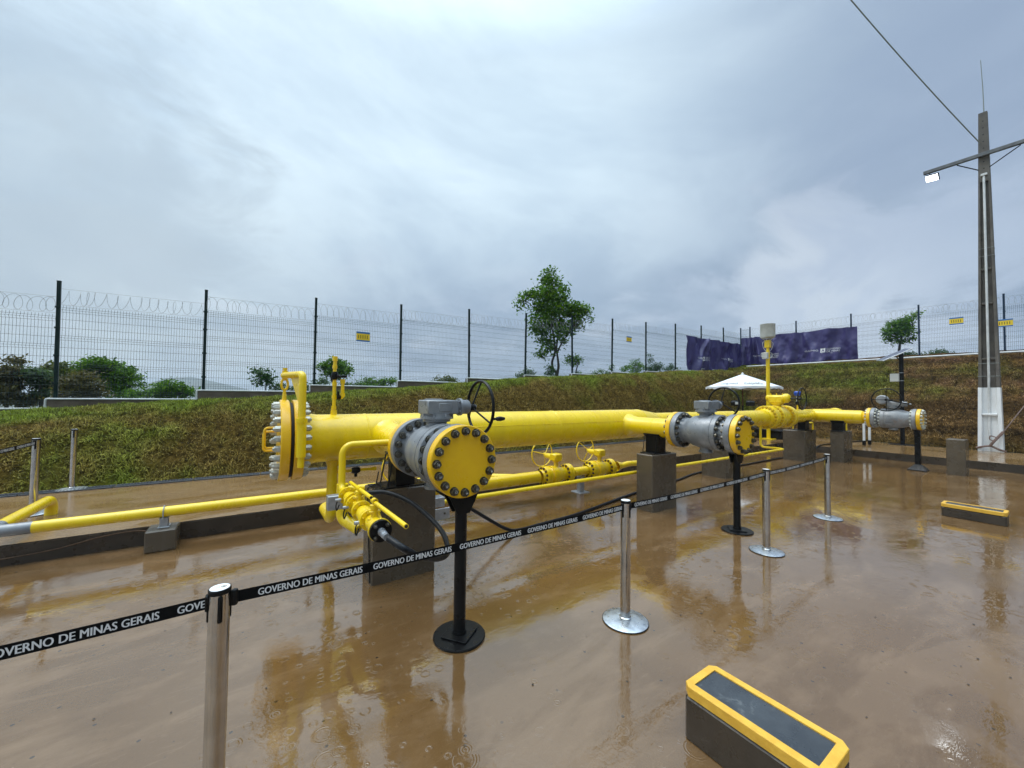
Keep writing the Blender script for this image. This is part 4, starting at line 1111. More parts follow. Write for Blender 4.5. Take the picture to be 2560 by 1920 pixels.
c = [(PX - d1 / 2, PY - w1 / 2, ztop), (PX - d1 / 2, PY + w1 / 2, ztop), (PX + d1 / 2, PY + w1 / 2, ztop), (PX + d1 / 2, PY - w1 / 2, ztop)]
mb.add(a + c, [(0, 1, 5, 4), (1, 2, 6, 5), (2, 3, 7, 6), (3, 0, 4, 7), (4, 5, 6, 7), (3, 2, 1, 0)])
mb.build('top_shaft', M['pole_conc'], pole, smooth=0, recalc=True)
for k in range(9):
    z = 8.95 + k * .22
    MB().cyl((PX - dep(z) / 2 - .004, PY, z), (PX - dep(z) / 2 + .02, PY, z), .018, n=10).build('bolt_hole', M['gap'], pole)
for z in (1.36, 3.1, 4.85, 5.95):      # stiffening ribs across the recess
    w = wid(z) * .66; x0 = PX - dep(z) / 2 + .02
    MB().box((x0, PY - w / 2, z - .035), (x0 + dep(z) * .30, PY + w / 2, z + .03), .01).build('rib', M['white'] if z < 2 else M['pole_conc'], pole, smooth=0)
for z in (2.55, 2.95, 6.35, 6.6):
    w, d = wid(z) + .012, dep(z) + .012
    MB().tube([(PX - d / 2, PY - w / 2, z), (PX - d / 2, PY + w / 2, z), (PX + d / 2, PY + w / 2, z), (PX + d / 2, PY - w / 2, z), (PX - d / 2, PY - w / 2, z)], .006, 5).build('binding_wire', M['cable_grey'], pole)
def rx(z): return PX - dep(z) * .16
MB().tube([(rx(.3) - .03, PY + .02, .19), (rx(2) - .03, PY + .01, 2.3), (rx(3) - .10, PY, 2.5), (rx(6) - .10, PY, 6.2), (rx(8.9) - .07, PY + .005, 8.95)], .028, 10).build('conduit', M['white_pipe'], pole)
MB().box((PX - dep(9) / 2 - .05, PY - .07, 8.93), (PX - dep(9) / 2, PY + .07, 9.0), .01).build('conduit_clamp', M['white_pipe'], pole, smooth=0)
MB().tube([(PX, PY - .02, ztop - .05), (PX, PY - .01, 11.8), (PX - .02, PY + .02, 12.75)], [.014, .012, .008], 6).build('lightning_rod', M['cable_grey'], pole)
MB().box((PX - .20, -.6, 9.55), (PX - .10, 3.06, 9.66), .006).build('crossarm', M['arm_steel'], pole, smooth=0)
for sgn, ye in ((1, 2.30), (-1, 1.02)):
    MB().tube([(PX - .11, ye, 9.54), (PX - .10, PY + sgn * .11, 9.16)], .016, 6).build('brace', M['black'], pole)
fl = thing('floodlight', 'lit white floodlight hanging from the left end of the pole crossarm', 'floodlight', (PX - .16, 2.86, 9.40))
aim = Vector((-.62, .15, -.55)).normalized(); sy_ = Vector((0, 1, 0)); sy_ = (sy_ - aim * sy_.dot(aim)).normalized(); uz_ = aim.cross(sy_)
fc = Vector((PX - .18, 2.85, 9.36))
MB().obox(fc, sy_, uz_, aim, (.33, .24, .07), .012).build('housing', M['black'], fl, smooth=0)
MB().obox(fc + aim * .040, sy_, uz_, aim, (.29, .20, .01), .002).build('lamp_face', M['lamp'], fl, smooth=0)
MB().tube([fc - aim * .03 + sy_ * .12, (PX - .15, 2.9, 9.56)], .012, 6).build('bracket', M['black'], fl)
# service cable
def sag_cable(a, c, s, n=24):
    a, c = Vector(a), Vector(c)
    return [a.lerp(c, t / n) - Vector((0, 0, s * 4 * (t / n) * (1 - t / n))) for t in range(n + 1)]
o = MB().tube(sag_cable((PX - .12, PY + .08, 10.05), (8.6, 5.9, 18.3), .35), .017, 6).build('service_cable', M['cable_grey'])
tag(o, 'thin grey overhead cable rising from the utility pole to the top edge', 'cable')
# strap knotted round the foot
o = MB()
o.tube(spline([(PX - .20, PY + .28, .30), (PX - .24, PY + .12, .36), (PX - .25, PY - .02, .38), (PX - .22, PY - .16, .30), (PX - .16, PY - .30, .24)], 5), .028, 8)
o.tube(spline([(PX - .26, PY - .0, .38), (PX - .28, PY - .06, .50), (PX - .27, PY - .13, .62), (PX - .24, PY - .20, .74), (PX - .20, PY - .26, .84)], 5), .036, 8)
o.tube(spline([(PX - .26, PY - .13, .66), (PX - .28, PY - .02, .70), (PX - .28, PY + .0, .60), (PX - .27, PY - .07, .55)], 5), .016, 6)
o.tube([(PX - .20, PY - .26, .84), (PX + .6, PY - .62, 1.65), (PX + 2.2, PY - 1.1, 2.5)], .015, 6)
tag(o.build('strap', M['rope']), 'brown cloth strap knotted around the white foot of the utility pole', 'strap')

# solar light post
sp_ = thing('solar_post', 'slim black post carrying a tilted solar panel and a small grey box', 'solar post', (18.95, 3.67, SLAB_Z))
MB().cyl((18.95, 3.67, SLAB_Z), (18.95, 3.67, 3.45), .062, n=16).build('pole', M['black'], sp_)
MB().box((18.72, 3.30, SLAB_Z), (19.18, 4.02, SLAB_Z + .02), .004).build('base_plate', M['black'], sp_, smooth=0)
pn = Vector((-.30, .36, .88)).normalized(); pa = Vector((.30, -.62, .36)); pa = (pa - pn * pa.dot(pn)).normalized(); pb = pn.cross(pa)
pc = Vector((18.93, 3.84, 3.38))
MB().obox(pc, pa, pb, pn, (.88, .62, .035), .004).build('solar_panel', M['solar'], sp_, smooth=0)
MB().obox(pc + pn * .019, pa, pb, pn, (.82, .56, .006)).build('solar_cells', M['solar_cell'], sp_, smooth=0)
MB().tube([pc - pn * .02, (18.95, 3.67, 3.12)], .018, 8).build('bracket', M['black'], sp_)
MB().box((18.80, 3.71, 2.42), (18.90, 3.94, 2.70), .01).build('control_box', M['box_grey'], sp_, smooth=0)
for z in (2.44, 2.72): MB().lathe((18.95, 3.67, z), (0, 0, 1), [(0, .066), (.02, .066)], 16).build('band', M['galv'], sp_)

# white conduits with black bases
for (x, y, lb) in ((17.5, 4.34, 'left one of two short white conduit posts below the far grey valve'), (17.85, 4.28, 'right one of two short white conduit posts below the far grey valve')):
    t = thing('conduit_post', lb, 'post', (x, y, SLAB_Z), 'short white conduit posts')
    MB().cyl((x, y, SLAB_Z + .10), (x, y, .98), .036, n=12).build('pipe', M['white_pipe'], t)
    MB().cyl((x, y, SLAB_Z), (x, y, SLAB_Z + .16), .05, n=12).build('foot', M['black'], t)

# umbrella
ux, uy = 17.3, 8.2
t = thing('parasol', 'white square parasol with dark lettering on a thin red pole', 'parasol', (ux, uy, SLAB_Z))
MB().cyl((ux, uy, SLAB_Z), (ux, uy, 2.74), .022, n=10).build('pole', M['red_pole'], t)
MB().lathe((ux, uy, SLAB_Z), (0, 0, 1), [(0, 0), (0, .26), (.05, .26), (.07, .05), (.30, .035), (.30, 0)], 24).build('foot', M['black'], t)
mb = MB(); nseg = 64; UR = 1.42
def canopy(a, s):
    k = (a / (2 * math.pi) * 8 + .5) % 1
    rr_ = UR * (1 - .075 * (1 - abs(2 * k - 1)) ) if True else UR
    rr_ = UR * (.925 + .075 * abs(2 * k - 1))
    z = 2.80 - .56 * s - .035 * math.sin(math.pi * s) * (1 - abs(2 * k - 1)) - (.03 * (1 - abs(2 * k - 1)) * s ** 6) * -1
    return Vector((ux + math.cos(a) * rr_ * s, uy + math.sin(a) * rr_ * s, z))
vs = []; fs = []; NS = 10
for j in range(NS + 1):
    for i in range(nseg): vs.append(canopy(2 * math.pi * i / nseg, max(.01, j / NS)))
for i in range(nseg): p = canopy(2 * math.pi * i / nseg, 1); vs.append(p + Vector((0, 0, -.09 + .02 * math.sin(i * 1.7))))
for j in range(NS + 1):
    for i in range(nseg): fs.append((j * nseg + i, j * nseg + (i + 1) % nseg, (j + 1) * nseg + (i + 1) % nseg, (j + 1) * nseg + i))
mb.add(vs, fs); mb.build('canopy', M['canvas'], t, smooth=25)
mb = MB()
for k in range(8):
    a = 2 * math.pi * (k + .5) / 8 - math.pi / 8
    p = canopy(2 * math.pi * k / 8 , .98); mb.tube([(ux, uy, 2.55), p - Vector((0, 0, .03))], .008, 5)
mb.build('ribs', M['red_pole'], t)
mb = MB().lathe((ux, uy, 2.80), (0, 0, 1), [(0, .05), (.05, .03), (.07, 0)], 12); mb.build('finial', M['white'], t)
def canopy_text(ang, s0, w, hgt):
    m_ = MB()
    def lift(p):
        a = ang + (p.x) / (UR * (s0 - p.z * .0)) ; s = s0 - p.z / 1.5
        q = canopy(a, s); return q + Vector((math.cos(a) * .01, math.sin(a) * .01, .022))
    text_on(m_, 'GA\u0283MIG', (-w / 2, 0, 0), (1, 0, 0), (0, 0, 1), w, hgt, .02, lift=lift)
    return m_
va = math.atan2(-DY, -DX)
for dphi in (.18, -.62):
    a0 = round((va + dphi) / (math.pi / 4) - .0) * math.pi / 4
    canopy_text(a0, .90, .74, .30).build('lettering', M['black'], t, smooth=0)

# mast with white drum
mx, my = 16.6, 6.93
t = thing('equipment_mast', 'slim yellow mast topped by a large white drum, in front of the purple banner', 'mast', (mx, my, SLAB_Z))
MB().cyl((mx, my, SLAB_Z), (mx, my, 3.55), .066, n=20).build('pole', M['yellow'], t)
MB().box((mx - .2, my - .2, SLAB_Z), (mx + .2, my + .2, SLAB_Z + .03), .005).build('base_plate', M['yellow'], t, smooth=0)
MB().lathe((mx, my, 4.12), (0, 0, 1), [(0, 0), (0, .20), (.03, .245), (.10, .25), (.50, .25), (.515, .258), (.535, .258), (.545, 0)], 40).build('drum', M['drum'], t)
mb = MB()
for a in (0, 1.57, 3.14, 4.71): mb.tube([(mx + .05 * math.cos(a), my + .05 * math.sin(a), 4.0), (mx + .21 * math.cos(a), my + .21 * math.sin(a), 4.13)], .014, 6)
mb.build('drum_struts', M['box_grey'], t)
MB().box((mx - .09, my - .09, 3.74), (mx + .09, my + .09, 4.04), .012).build('upper_box', M['yellow'], t, smooth=0)
MB().tube([(mx, my, 3.54), (mx, my, 3.76)], [.066, .05], 12).build('neck', M['yellow'], t)
MB().box((mx - .20, my - .06, 3.30), (mx - .07, my + .13, 3.55), .015).build('junction_box', M['box_grey'], t, smooth=0)
for sg in (1, -1):
    q = Vector((RX, RY, 0)) * sg
    MB().tube(spline([Vector((mx, my, 4.02)) + q * .09, Vector((mx, my, 3.92)) + q * .20, Vector((mx, my, 3.72)) + q * .16, Vector((mx, my, 3.58)) + q * .05], 6), .009, 6).build('cable', M['box_grey'], t)
    MB().tube(spline([Vector((mx - .1, my, 3.56)) + q * .06, Vector((mx - .1, my, 3.52)) + q * .20, Vector((mx - .1, my, 3.38)) + q * .19, Vector((mx - .1, my, 3.33)) + q * .06], 6), .009, 6).build('cable', M['box_grey'], t)

# thin yellow rack by the far bank
t = thing('pipe_rack', 'low thin yellow pipe frame standing at the foot of the far bank', 'rack', (18.9, 6.6, SLAB_Z))
for (x, y) in ((18.6, 6.35), (18.6, 6.85), (19.15, 6.85), (19.15, 6.35)): MB().cyl((x, y, SLAB_Z), (x, y, .80), .026, n=10).build('leg', M['yellow'], t)
MB().tube(fillet([(18.6, 6.35, .80), (18.6, 6.85, .80), (19.15, 6.85, .80), (19.15, 6.35, .80), (18.6, 6.36, .80)], .03, 3), .026, 10).build('top_frame', M['yellow'], t)

# dark equipment on the slab behind the yellow valve
t = thing('dark_bin', 'long black low container on the slab behind the yellow valve', 'container', (17.0, 7.2, SLAB_Z))
MB().box((16.75, 6.55, SLAB_Z), (17.45, 7.75, .50), .03).build('body', M['black'], t, smooth=0)
MB().box((16.72, 6.52, .503), (17.48, 7.78, .56), .02).build('lid', M['black_rubber'], t, smooth=0)
t = thing('spotlight', 'black twin lamp box with pale lens peeking over the pipe left of the yellow valve', 'lamp', (15.4, 7.3, SLAB_Z))
MB().cyl((15.4, 7.3, SLAB_Z), (15.4, 7.3, 1.50), .03, n=10).build('post', M['black'], t)
for k, (dy, dx) in enumerate(((.20, -.12), (-.22, .12))):
    c = Vector((15.4 + dx, 7.3 + dy, 1.58))
    MB().obox(c, (RX, RY, 0), (DX, DY, 0), (0, 0, 1), (.30, .22, .20), .05).build('lamp_housing', M['black'], t, smooth=0)
    if k == 0: MB().obox(c + Vector((-DX, -DY, 0)) * .112, (RX, RY, 0), (DX, DY, 0), (0, 0, 1), (.16, .012, .09), .005).build('lens', M['box_grey'], t, smooth=0)

# ================================================================== PIPEWORK
PZ = 1.287                     # axis height of the big pipes
_bolt = {}
def bolt_mesh(mat, size, nut_h, stud):
    key = (mat, size, nut_h, stud)
    if key not in _bolt:
        mb = MB()
        mb.lathe((0, 0, 0), (0, 0, 1), [(0, 0), (0, size * 1.22), (size * .16, size * 1.22), (size * .16, 0)], 18)     # washer
        h0, h1 = size * .16, size * .16 + nut_h
        mb.lathe((0, 0, 0), (0, 0, 1), [(h0, 0), (h0, size * 1.10), (h1 - nut_h * .06, size * 1.10), (h1, size * 1.02), (h1, 0)], 6)
        mb.lathe((0, 0, 0), (0, 0, 1), [(h1, size * .60), (h1 + stud * .9, size * .60), (h1 + stud, size * .56), (h1 + stud, 0)], 12)
        me = bpy.data.meshes.new('bolt'); me.from_pydata(mb.v, [], mb.f); me.materials.append(M[mat])
        me.polygons.foreach_set('use_smooth', [True] * len(me.polygons)); me.set_sharp_from_angle(angle=rad(30)); me.update()
        _bolt[key] = me
    return _bolt[key]
def bolts(parent, c, d, R, n, mat='nut_dark', size=.027, nut_h=.027, stud=.012, phase=.5, jit=True):
    x, y, z = frame(d); base = world_loc(parent); c = Vector(c); me = bolt_mesh(mat, size, nut_h, stud)
    q = z.to_track_quat('Z', 'Y')
    rg = random.Random(n * 13 + int(c.x * 100))
    for k in range(n):
        a = 2 * math.pi * (k + phase) / n
        p = c + x * (R * math.cos(a)) + y * (R * math.sin(a))
        o = bpy.data.objects.new('bolt', me); S.collection.objects.link(o); o.parent = parent
        o.location = p - base
        o.rotation_euler = (q.to_matrix() @ Matrix.Rotation(rg.uniform(0, 1), 3, 'Z')).to_euler()
def wheel(parent, c, d, R, r, mat, spokes=3, hub_off=-.10, phase=.3, crank=False, name='handwheel'):
    """c: centre of the rim; d: axis; hub sits hub_off along the axis"""
    x, y, z = frame(d); c = Vector(c); hub = c + z * hub_off
    mb = MB().torus(c, d, R, r, 56, 10)
    for k in range(spokes):
        a = 2 * math.pi * (k + phase) / spokes; e = c + (x * math.cos(a) + y * math.sin(a)) * R
        mb.tube([hub, e], r * .62, 8)
    mb.cyl(hub - z * .03, hub + z * .03, r * 2.2, n=16)
    o = mb.build(name, mat, parent)
    if crank:
        a = crank; e = c + (x * math.cos(a) + y * math.sin(a)) * R
        m2 = MB().lathe(e + z * r * .5, z, [(0, 0), (0, .012), (.03, .010), (.04, .018), (.07, .021), (.115, .013), (.125, 0)], 14)
        h = m2.build('crank_handle', mat, o)
    return o
def gearbox(parent, c, shaft, mat, s=1.0, plate=True):
    """bevel gear operator: mounting flange, box, round cap, side shaft housing; c = top of the valve neck"""
    c = Vector(c); sh = Vector(shaft); oth = Vector((0, 0, 1)).cross(sh)
    mb = MB()
    mb.lathe(c, (0, 0, 1), [(0, 0), (0, .15 * s), (.022 * s, .15 * s), (.022 * s, .135 * s), (.05 * s, .135 * s), (.05 * s, 0)], 30)
    for k in range(8):
        a = k * math.pi / 4 + .2
        mb.cyl(c + Vector((math.cos(a), math.sin(a), 0)) * .135 * s + Vector((0, 0, .022 * s)), c + Vector((math.cos(a), math.sin(a), 0)) * .135 * s + Vector((0, 0, .045 * s)), .014 * s, n=6)
    mb.obox(c + Vector((0, 0, .105 * s)) + sh * .015 * s, sh, oth, (0, 0, 1), (.30 * s, .24 * s, .125 * s), .009 * s)
    mb.lathe(c + Vector((0, 0, .1625 * s)) - sh * .03 * s, (0, 0, 1), [(-.01, .085 * s), (.012 * s, .085 * s), (.016 * s, .07 * s), (.016 * s, 0)], 26)
    mb.obox(c + Vector((0, 0, .105 * s)) - oth * .119 * s + sh * .03 * s, sh, oth, (0, 0, 1), (.12 * s, .012 * s, .075 * s), .004)
    o = mb.build('gearbox', mat, parent, smooth=40)
    m2 = MB()
    e = c + Vector((0, 0, .105 * s)) + sh * .155 * s + oth * -.045 * s
    m2.lathe(e, sh, [(0, 0), (0, .056 * s), (.035 * s, .056 * s), (.035 * s, .080 * s), (.060 * s, .080 * s), (.060 * s, .066 * s), (.13 * s, .066 * s), (.14 * s, .058 * s), (.14 * s, 0)], 24)
    for k in range(4):
        a = k * math.pi / 2 + .7; x, y, z = frame(sh)
        p = e + (x * math.cos(a) + y * math.sin(a)) * .064 * s
        m2.cyl(p + sh * .02 * s, p + sh * .072 * s, .012 * s, n=6)
    m2.cyl(e + sh * .14 * s, e + sh * .22 * s, .02 * s, n=12)
    m2.build('shaft_housing', mat, o, smooth=40)
    return e + sh * .22 * s
def ball_valve(name, label, X, y0, body_mat, nut_mat, shaft, wheel_d, wheel_R, rim_c, hub_off, spokes, phase, crank, group, number=False, taper=False):
    """flanged ball valve closed by a yellow blind flange; axis along Y, near face at y0"""
    t = thing(name, label, 'valve', (X, y0 + .55, PZ), group)
    d = (0, 1, 0); P = lambda s: (X, y0 + s, PZ)
    bf = MB().disc(P(0), d, .265, .076, 64, .005).build('blind_flange', M['yellow_deep'], t, smooth=40)
    bolts(bf, P(0), (0, -1, 0), .222, 16, nut_mat, .0262, .027, .012, 0)
    MB().disc(P(.0765), d, .222, .007, 48).build('gasket', M['gap'], t)
    f1 = MB().lathe(P(.084), d, [(0, 0), (0, .262), (.003, .265), (.073, .265), (.076, .262), (.076, .20), (.10, .185), (.115, .18)], 64).build('front_flange', body_mat, t, smooth=40)
    bolts(f1, P(.160), d, .222, 16, nut_mat, .0262, .027, .010)
    body = MB()
    if taper: prof = [(.195, .18), (.26, .195), (.33, .222), (.40, .240), (.46, .246), (.53, .248), (.57, .252), (.66, .252), (.67, .246)]
    else: prof = [(.195, .18), (.27, .186), (.285, .188)]
    if not taper:
        body.lathe(P(0), d, prof, 56)
        body.lathe(P(.42), d, [(0, .2), (0, .237), (.012, .240), (.10, .240), (.102, .232), (.20, .230), (.23, .224), (.28, .212), (.315, .19), (.36, .182), (.40, .182)], 56)
        jr = MB().lathe(P(.285), d, [(0, .15), (0, .245), (.004, .25), (.066, .25), (.07, .246), (.0705, .252), (.132, .252), (.136, .247), (.136, .2)], 56).build('body_joint', body_mat, t, smooth=40)
        bolts(jr, P(.285), (0, -1, 0), .218, 16, nut_mat, .025, .025, .010, .2)
    else:
        body.lathe(P(0), d, prof, 56)
        body.lathe(P(.755), d, [(0, .2), (.05, .185), (.10, .182)], 48)
        jr = MB().lathe(P(.67), d, [(0, .2), (0, .246), (.004, .252), (.08, .252), (.085, .246), (.085, .18)], 56).build('body_joint', body_mat, t, smooth=40)
        bolts(jr, P(.755), d, .218, 16, nut_mat, .025, .025, .010, .2)
    body.lathe((X, y0 + .53, PZ - .21), (0, 0, -1), [(0, .08), (.06, .08), (.06, .095), (.085, .095), (.085, 0)], 24)
    body.build('body', body_mat, t, smooth=40)
    f2 = MB().lathe(P(.82), d, [(0, .18), (.02, .185), (.042, .20), (.042, .262), (.045, .265), (.117, .265), (.12, .262), (.12, 0)], 64).build('rear_flange', body_mat, t, smooth=40)
    bolts(f2, P(.862), (0, -1, 0), .222, 16, nut_mat, .0262, .027, .010)
    MB().disc(P(.9405), d, .222, .007, 48).build('gasket', M['gap'], t)
    f3 = MB().lathe(P(.948), d, [(0, 0), (0, .262), (.003, .265), (.069, .265), (.072, .262), (.072, .205), (.09, .19), (.14, .158), (.165, .150)], 64).build('companion_flange', M['yellow_deep'], t, smooth=40)
    bolts(f3, P(1.02), d, .222, 16, nut_mat, .0262, .027, .010)
    # stem neck and gear operator
    c = Vector((X, y0 + .53, PZ + .20))
    MB().lathe(c, (0, 0, 1), [(0, .105), (.03, .085), (.055, .085), (.062, .115), (.085, .115), (.085, 0)], 28).build('stem_neck', body_mat, t, smooth=40)
    e = gearbox(t, c + Vector((0, 0, .085)), shaft, body_mat, .93)
    w = wheel(t, rim_c(e), wheel_d, wheel_R, .0135, M['black'], spokes, hub_off, phase, crank)
    hub = Vector(rim_c(e)) + Vector(wheel_d) * hub_off
    MB().cyl(e - Vector(shaft) * .03, hub, .014, n=10).build('wheel_shaft', M['black'], t)
    if number:
        x_, y_, _z = frame((0, -1, 0))
        for k in range(16):
            a = 2 * math.pi * k / 16
            p = Vector(P(0)) + x_ * (.222 * math.cos(a)) + y_ * (.222 * math.sin(a)) + Vector((0, -.0442, 0))
            ang = math.degrees(math.atan2(p.z - PZ, p.x - X)) % 360
            num = int(round(((ang - 247.5) % 360) / 22.5)) + 13      # numbers painted round the ring, 13 at the lower left
            num = (num - 1) % 16 + 1
            s_ = str(num); w_ = .008 if len(s_) == 1 else .015
            m_ = MB(); text_on(m_, s_, p + Vector((-w_ / 2, 0, -.0075)), (1, 0, 0), (0, 0, 1), w_, .015, .02)
            m_.build('bolt_number', M['text_white'], bf, smooth=0)
    return t
VG = 'grey ball valves closed by yellow blind flanges'
ball_valve('ball_valve', 'nearest grey ball valve with yellow round blind flange facing the viewer on a black stand', 1.31, 2.555, M['grey_paint'], 'nut_dark', (1, 0, 0), (1, 0, 0), .232,
           lambda e: (e.x + .04, 3.035, 1.665), -.085, 3, .79, 3.55, VG, number=True)
ball_valve('ball_valve', 'middle grey ball valve with blind flange on second black stand, white parasol behind', 5.44, 2.555, M['grey_paint'], 'nut_dark', (1, 0, 0), (1, 0, 0), .225,
           lambda e: (e.x + .05, 3.04, 1.70), -.08, 3, .80, False, VG)
v4 = ball_valve('ball_valve', 'farthest grey ball valve, weathered, at the right with black wheel facing the viewer', 14.0, 2.35, M['grey_worn'], 'nut_pale', (0, -1, 0), (-1, 0, 0), .285,
           lambda e: (13.62, 2.93, 1.775), .0, 4, .0, False, VG, taper=True)
m_ = MB()
for q, (s_, w_) in enumerate((('T&P', .12), ('16', .05))):
    text_on(m_, s_, (13.742, 2.93 + w_ / 2, PZ + .045 - q * .07), (0, -1, 0), (0, 0, 1), w_, .04, .01)
for q in range(2): m_.box((13.741, 2.86, PZ - .085 - q * .045), (13.745, 3.0, PZ - .070 - q * .045))
m_.build('cast_marks', M['grey_paint'], v4, smooth=0)
# valve 4 operator cap seen behind its wheel
MB().lathe((13.96, 3.06, 1.775), (-1, 0, 0), [(0, 0), (0, .12), (.14, .12), (.16, .10), (.16, 0)], 28).build('operator_cap', M['grey_worn'], v4)

# ---- pig trap: long barrel with bolted closure, branches, davit, vent and drain
trap = thing('pig_trap', 'long thick yellow pipe barrel with bolted closure at its left end', 'pipe barrel', (3.2, 4.67, PZ))
BY = 4.67
BR = .256
mb = MB().lathe((.46, BY, PZ), (1, 0, 0), [(0, .30), (.03, .285), (.10, .262), (.14, BR), (.625, BR), (.630, BR + .0045), (.642, BR + .0045), (.647, BR), (3.4, BR), (3.405, BR + .004), (3.417, BR + .004), (3.422, BR), (5.45, BR)], 72)
mb.build('barrel', M['yellow'], trap, smooth=30)
MB().lathe((5.912, BY, PZ), (1, 0, 0), [(0, BR), (.012, BR + .003), (.026, BR), (.45, .198), (.50, .188), (.512, .190), (.526, .187), (.53, .185)], 60).build('reducer', M['yellow'], trap, smooth=30)
MB().lathe((6.444, BY, PZ), (1, 0, 0), [(0, .185), (4.42, .185)], 56).build('outlet_pipe', M['yellow'], trap)
mb = MB().tube([(2.2, BY - .2450, PZ + .075), (5.55, BY - .2450, PZ + .075)], .0045, 8)
mb.build('weld_seam', M['yellow'], trap, smooth=0)
# closure: two thick discs with long studs
dl = MB().disc((.245, BY, PZ), (1, 0, 0), .415, .085, 80, .008).build('closure_cover', M['yellow_deep'], trap, smooth=40)
bolts(dl, (.245, BY, PZ), (-1, 0, 0), .365, 24, 'nut_pale', .028, .046, .013)
MB().disc((.331, BY, PZ), (1, 0, 0), .385, .03, 60, .004).build('gasket', M['gap'], trap)
dr = MB().disc((.362, BY, PZ), (1, 0, 0), .415, .092, 80, .008).build('closure_flange', M['yellow_deep'], trap, smooth=40)
bolts(dr, (.454, BY, PZ), (1, 0, 0), .365, 24, 'nut_pale', .028, .042, .013)
for zz_, yy_ in ((.04, -.16), (-.02, .12)):
    MB().tube(fillet([(.245, BY + yy_, PZ + zz_ + .10), (.12, BY + yy_, PZ + zz_ + .10), (.12, BY + yy_, PZ + zz_ - .10), (.245, BY + yy_, PZ + zz_ - .10)], .03, 4), .012, 8).build('pull_handle', M['yellow_deep'], dl)
# davit that carries the cover
dv = MB().tube(fillet([(.412, 4.235, 1.18), (.412, 4.235, 1.955), (.28, BY, 1.955)], .045, 6), .034, 20).build('davit_arm', M['yellow'], trap)
MB().lathe((.412, 4.235, 1.06), (0, 0, 1), [(0, 0), (0, .03), (.10, .03), (.10, .044), (.43, .044), (.43, .050), (.47, .050), (.47, .034)], 24).build('davit_sleeve', M['yellow'], dv, smooth=40)
d_ = (Vector((.28, BY, 0)) - Vector((.412, 4.235, 0))).normalized(); n_ = Vector((-d_.y, d_.x, 0)) * .006
g = [Vector((.412, 4.235, 1.93)) + d_ * .03, Vector((.412, 4.235, 1.93)) + d_ * .27, Vector((.412, 4.235, 1.62)) + d_ * .03]
MB().add([p + n_ for p in g] + [p - n_ for p in g], [(0, 1, 2), (5, 4, 3), (0, 3, 4, 1), (1, 4, 5, 2), (2, 5, 3, 0)]).build('gusset', M['yellow'], dv, smooth=0)
MB().obox(Vector((.412, 4.30, 1.36)), (1, 0, 0), (0, 1, 0), (0, 0, 1), (.06, .10, .10), .005).build('clamp', M['yellow'], dv, smooth=0)
mb = MB().lathe((.288, BY, 1.70), (0, 0, 1), [(0, 0), (0, .022), (.06, .018), (.11, .012), (.11, 0)], 12)
mb.tube([Vector((.288 + .030 * math.cos(a) * 1.0, BY + .012 * math.cos(a), 1.865 + .06 * math.sin(a))) for a in [2 * math.pi * k / 18 for k in range(19)]], .012, 8)
mb.cyl((.288, BY, 1.90), (.288, BY, 2.03), .012, n=10)
mb.lathe((.288, BY, 1.985), (0, 0, 1), [(0, 0), (0, .03), (.022, .03), (.022, 0)], 6); mb.lathe((.288, BY, 2.012), (0, 0, 1), [(0, 0), (0, .024), (.02, .024), (.02, 0)], 6)
mb.build('eye_bolt', M['yellow'], trap, smooth=40)
# vent stack with two small black valves
vx = .766
mb = MB().lathe((vx, BY, PZ + BR - .01), (0, 0, 1), [(0, .036), (.06, .030), (.06, .021)], 16)
mb.tube([(vx, BY, PZ + BR), (vx, BY, 2.17)], .019, 12)
for z in (1.60, 1.72, 1.86, 2.05): mb.lathe((vx, BY, z), (0, 0, 1), [(0, .019), (0, .025), (.035, .025), (.035, .019)], 14)
mb.lathe((vx, BY, 2.135), (0, 0, 1), [(0, .02), (0, .027), (.05, .027), (.05, 0)], 14)
mb.tube(fillet([(vx, BY, 1.73), (vx + .085, BY, 1.73), (vx + .085, BY, 1.93)], .015, 4), .019, 12)
mb.lathe((vx + .085, BY, 1.735), (0, 0, 1), [(0, .0), (0, .026), (.045, .026), (.045, .02)], 14); mb.lathe((vx + .085, BY, 1.885), (0, 0, 1), [(0, .02), (0, .025), (.05, .025), (.05, 0)], 14)
vs_ = mb.build('vent_stack', M['yellow'], trap, smooth=40)
mb = MB().lathe((vx, BY, 1.925), (0, 0, 1), [(0, 0), (0, .026), (.02, .034), (.07, .034), (.09, .026), (.09, 0)], 12); mb.box((vx + .02, BY - .05, 1.95), (vx + .12, BY - .035, 1.975), .004); mb.cyl((vx, BY, 1.965), (vx, BY - .05, 1.965), .014, n=10)
mb.build('small_valve', M['black'], vs_, smooth=40)
mb = MB().lathe((vx + .022, BY, 1.73), (1, 0, 0), [(0, 0), (0, .022), (.012, .028), (.036, .028), (.045, .022), (.045, 0)], 12); mb.box((vx + .02, BY - .05, 1.74), (vx + .045, BY - .035, 1.80), .004)
mb.build('small_valve', M['black'], vs_, smooth=40)
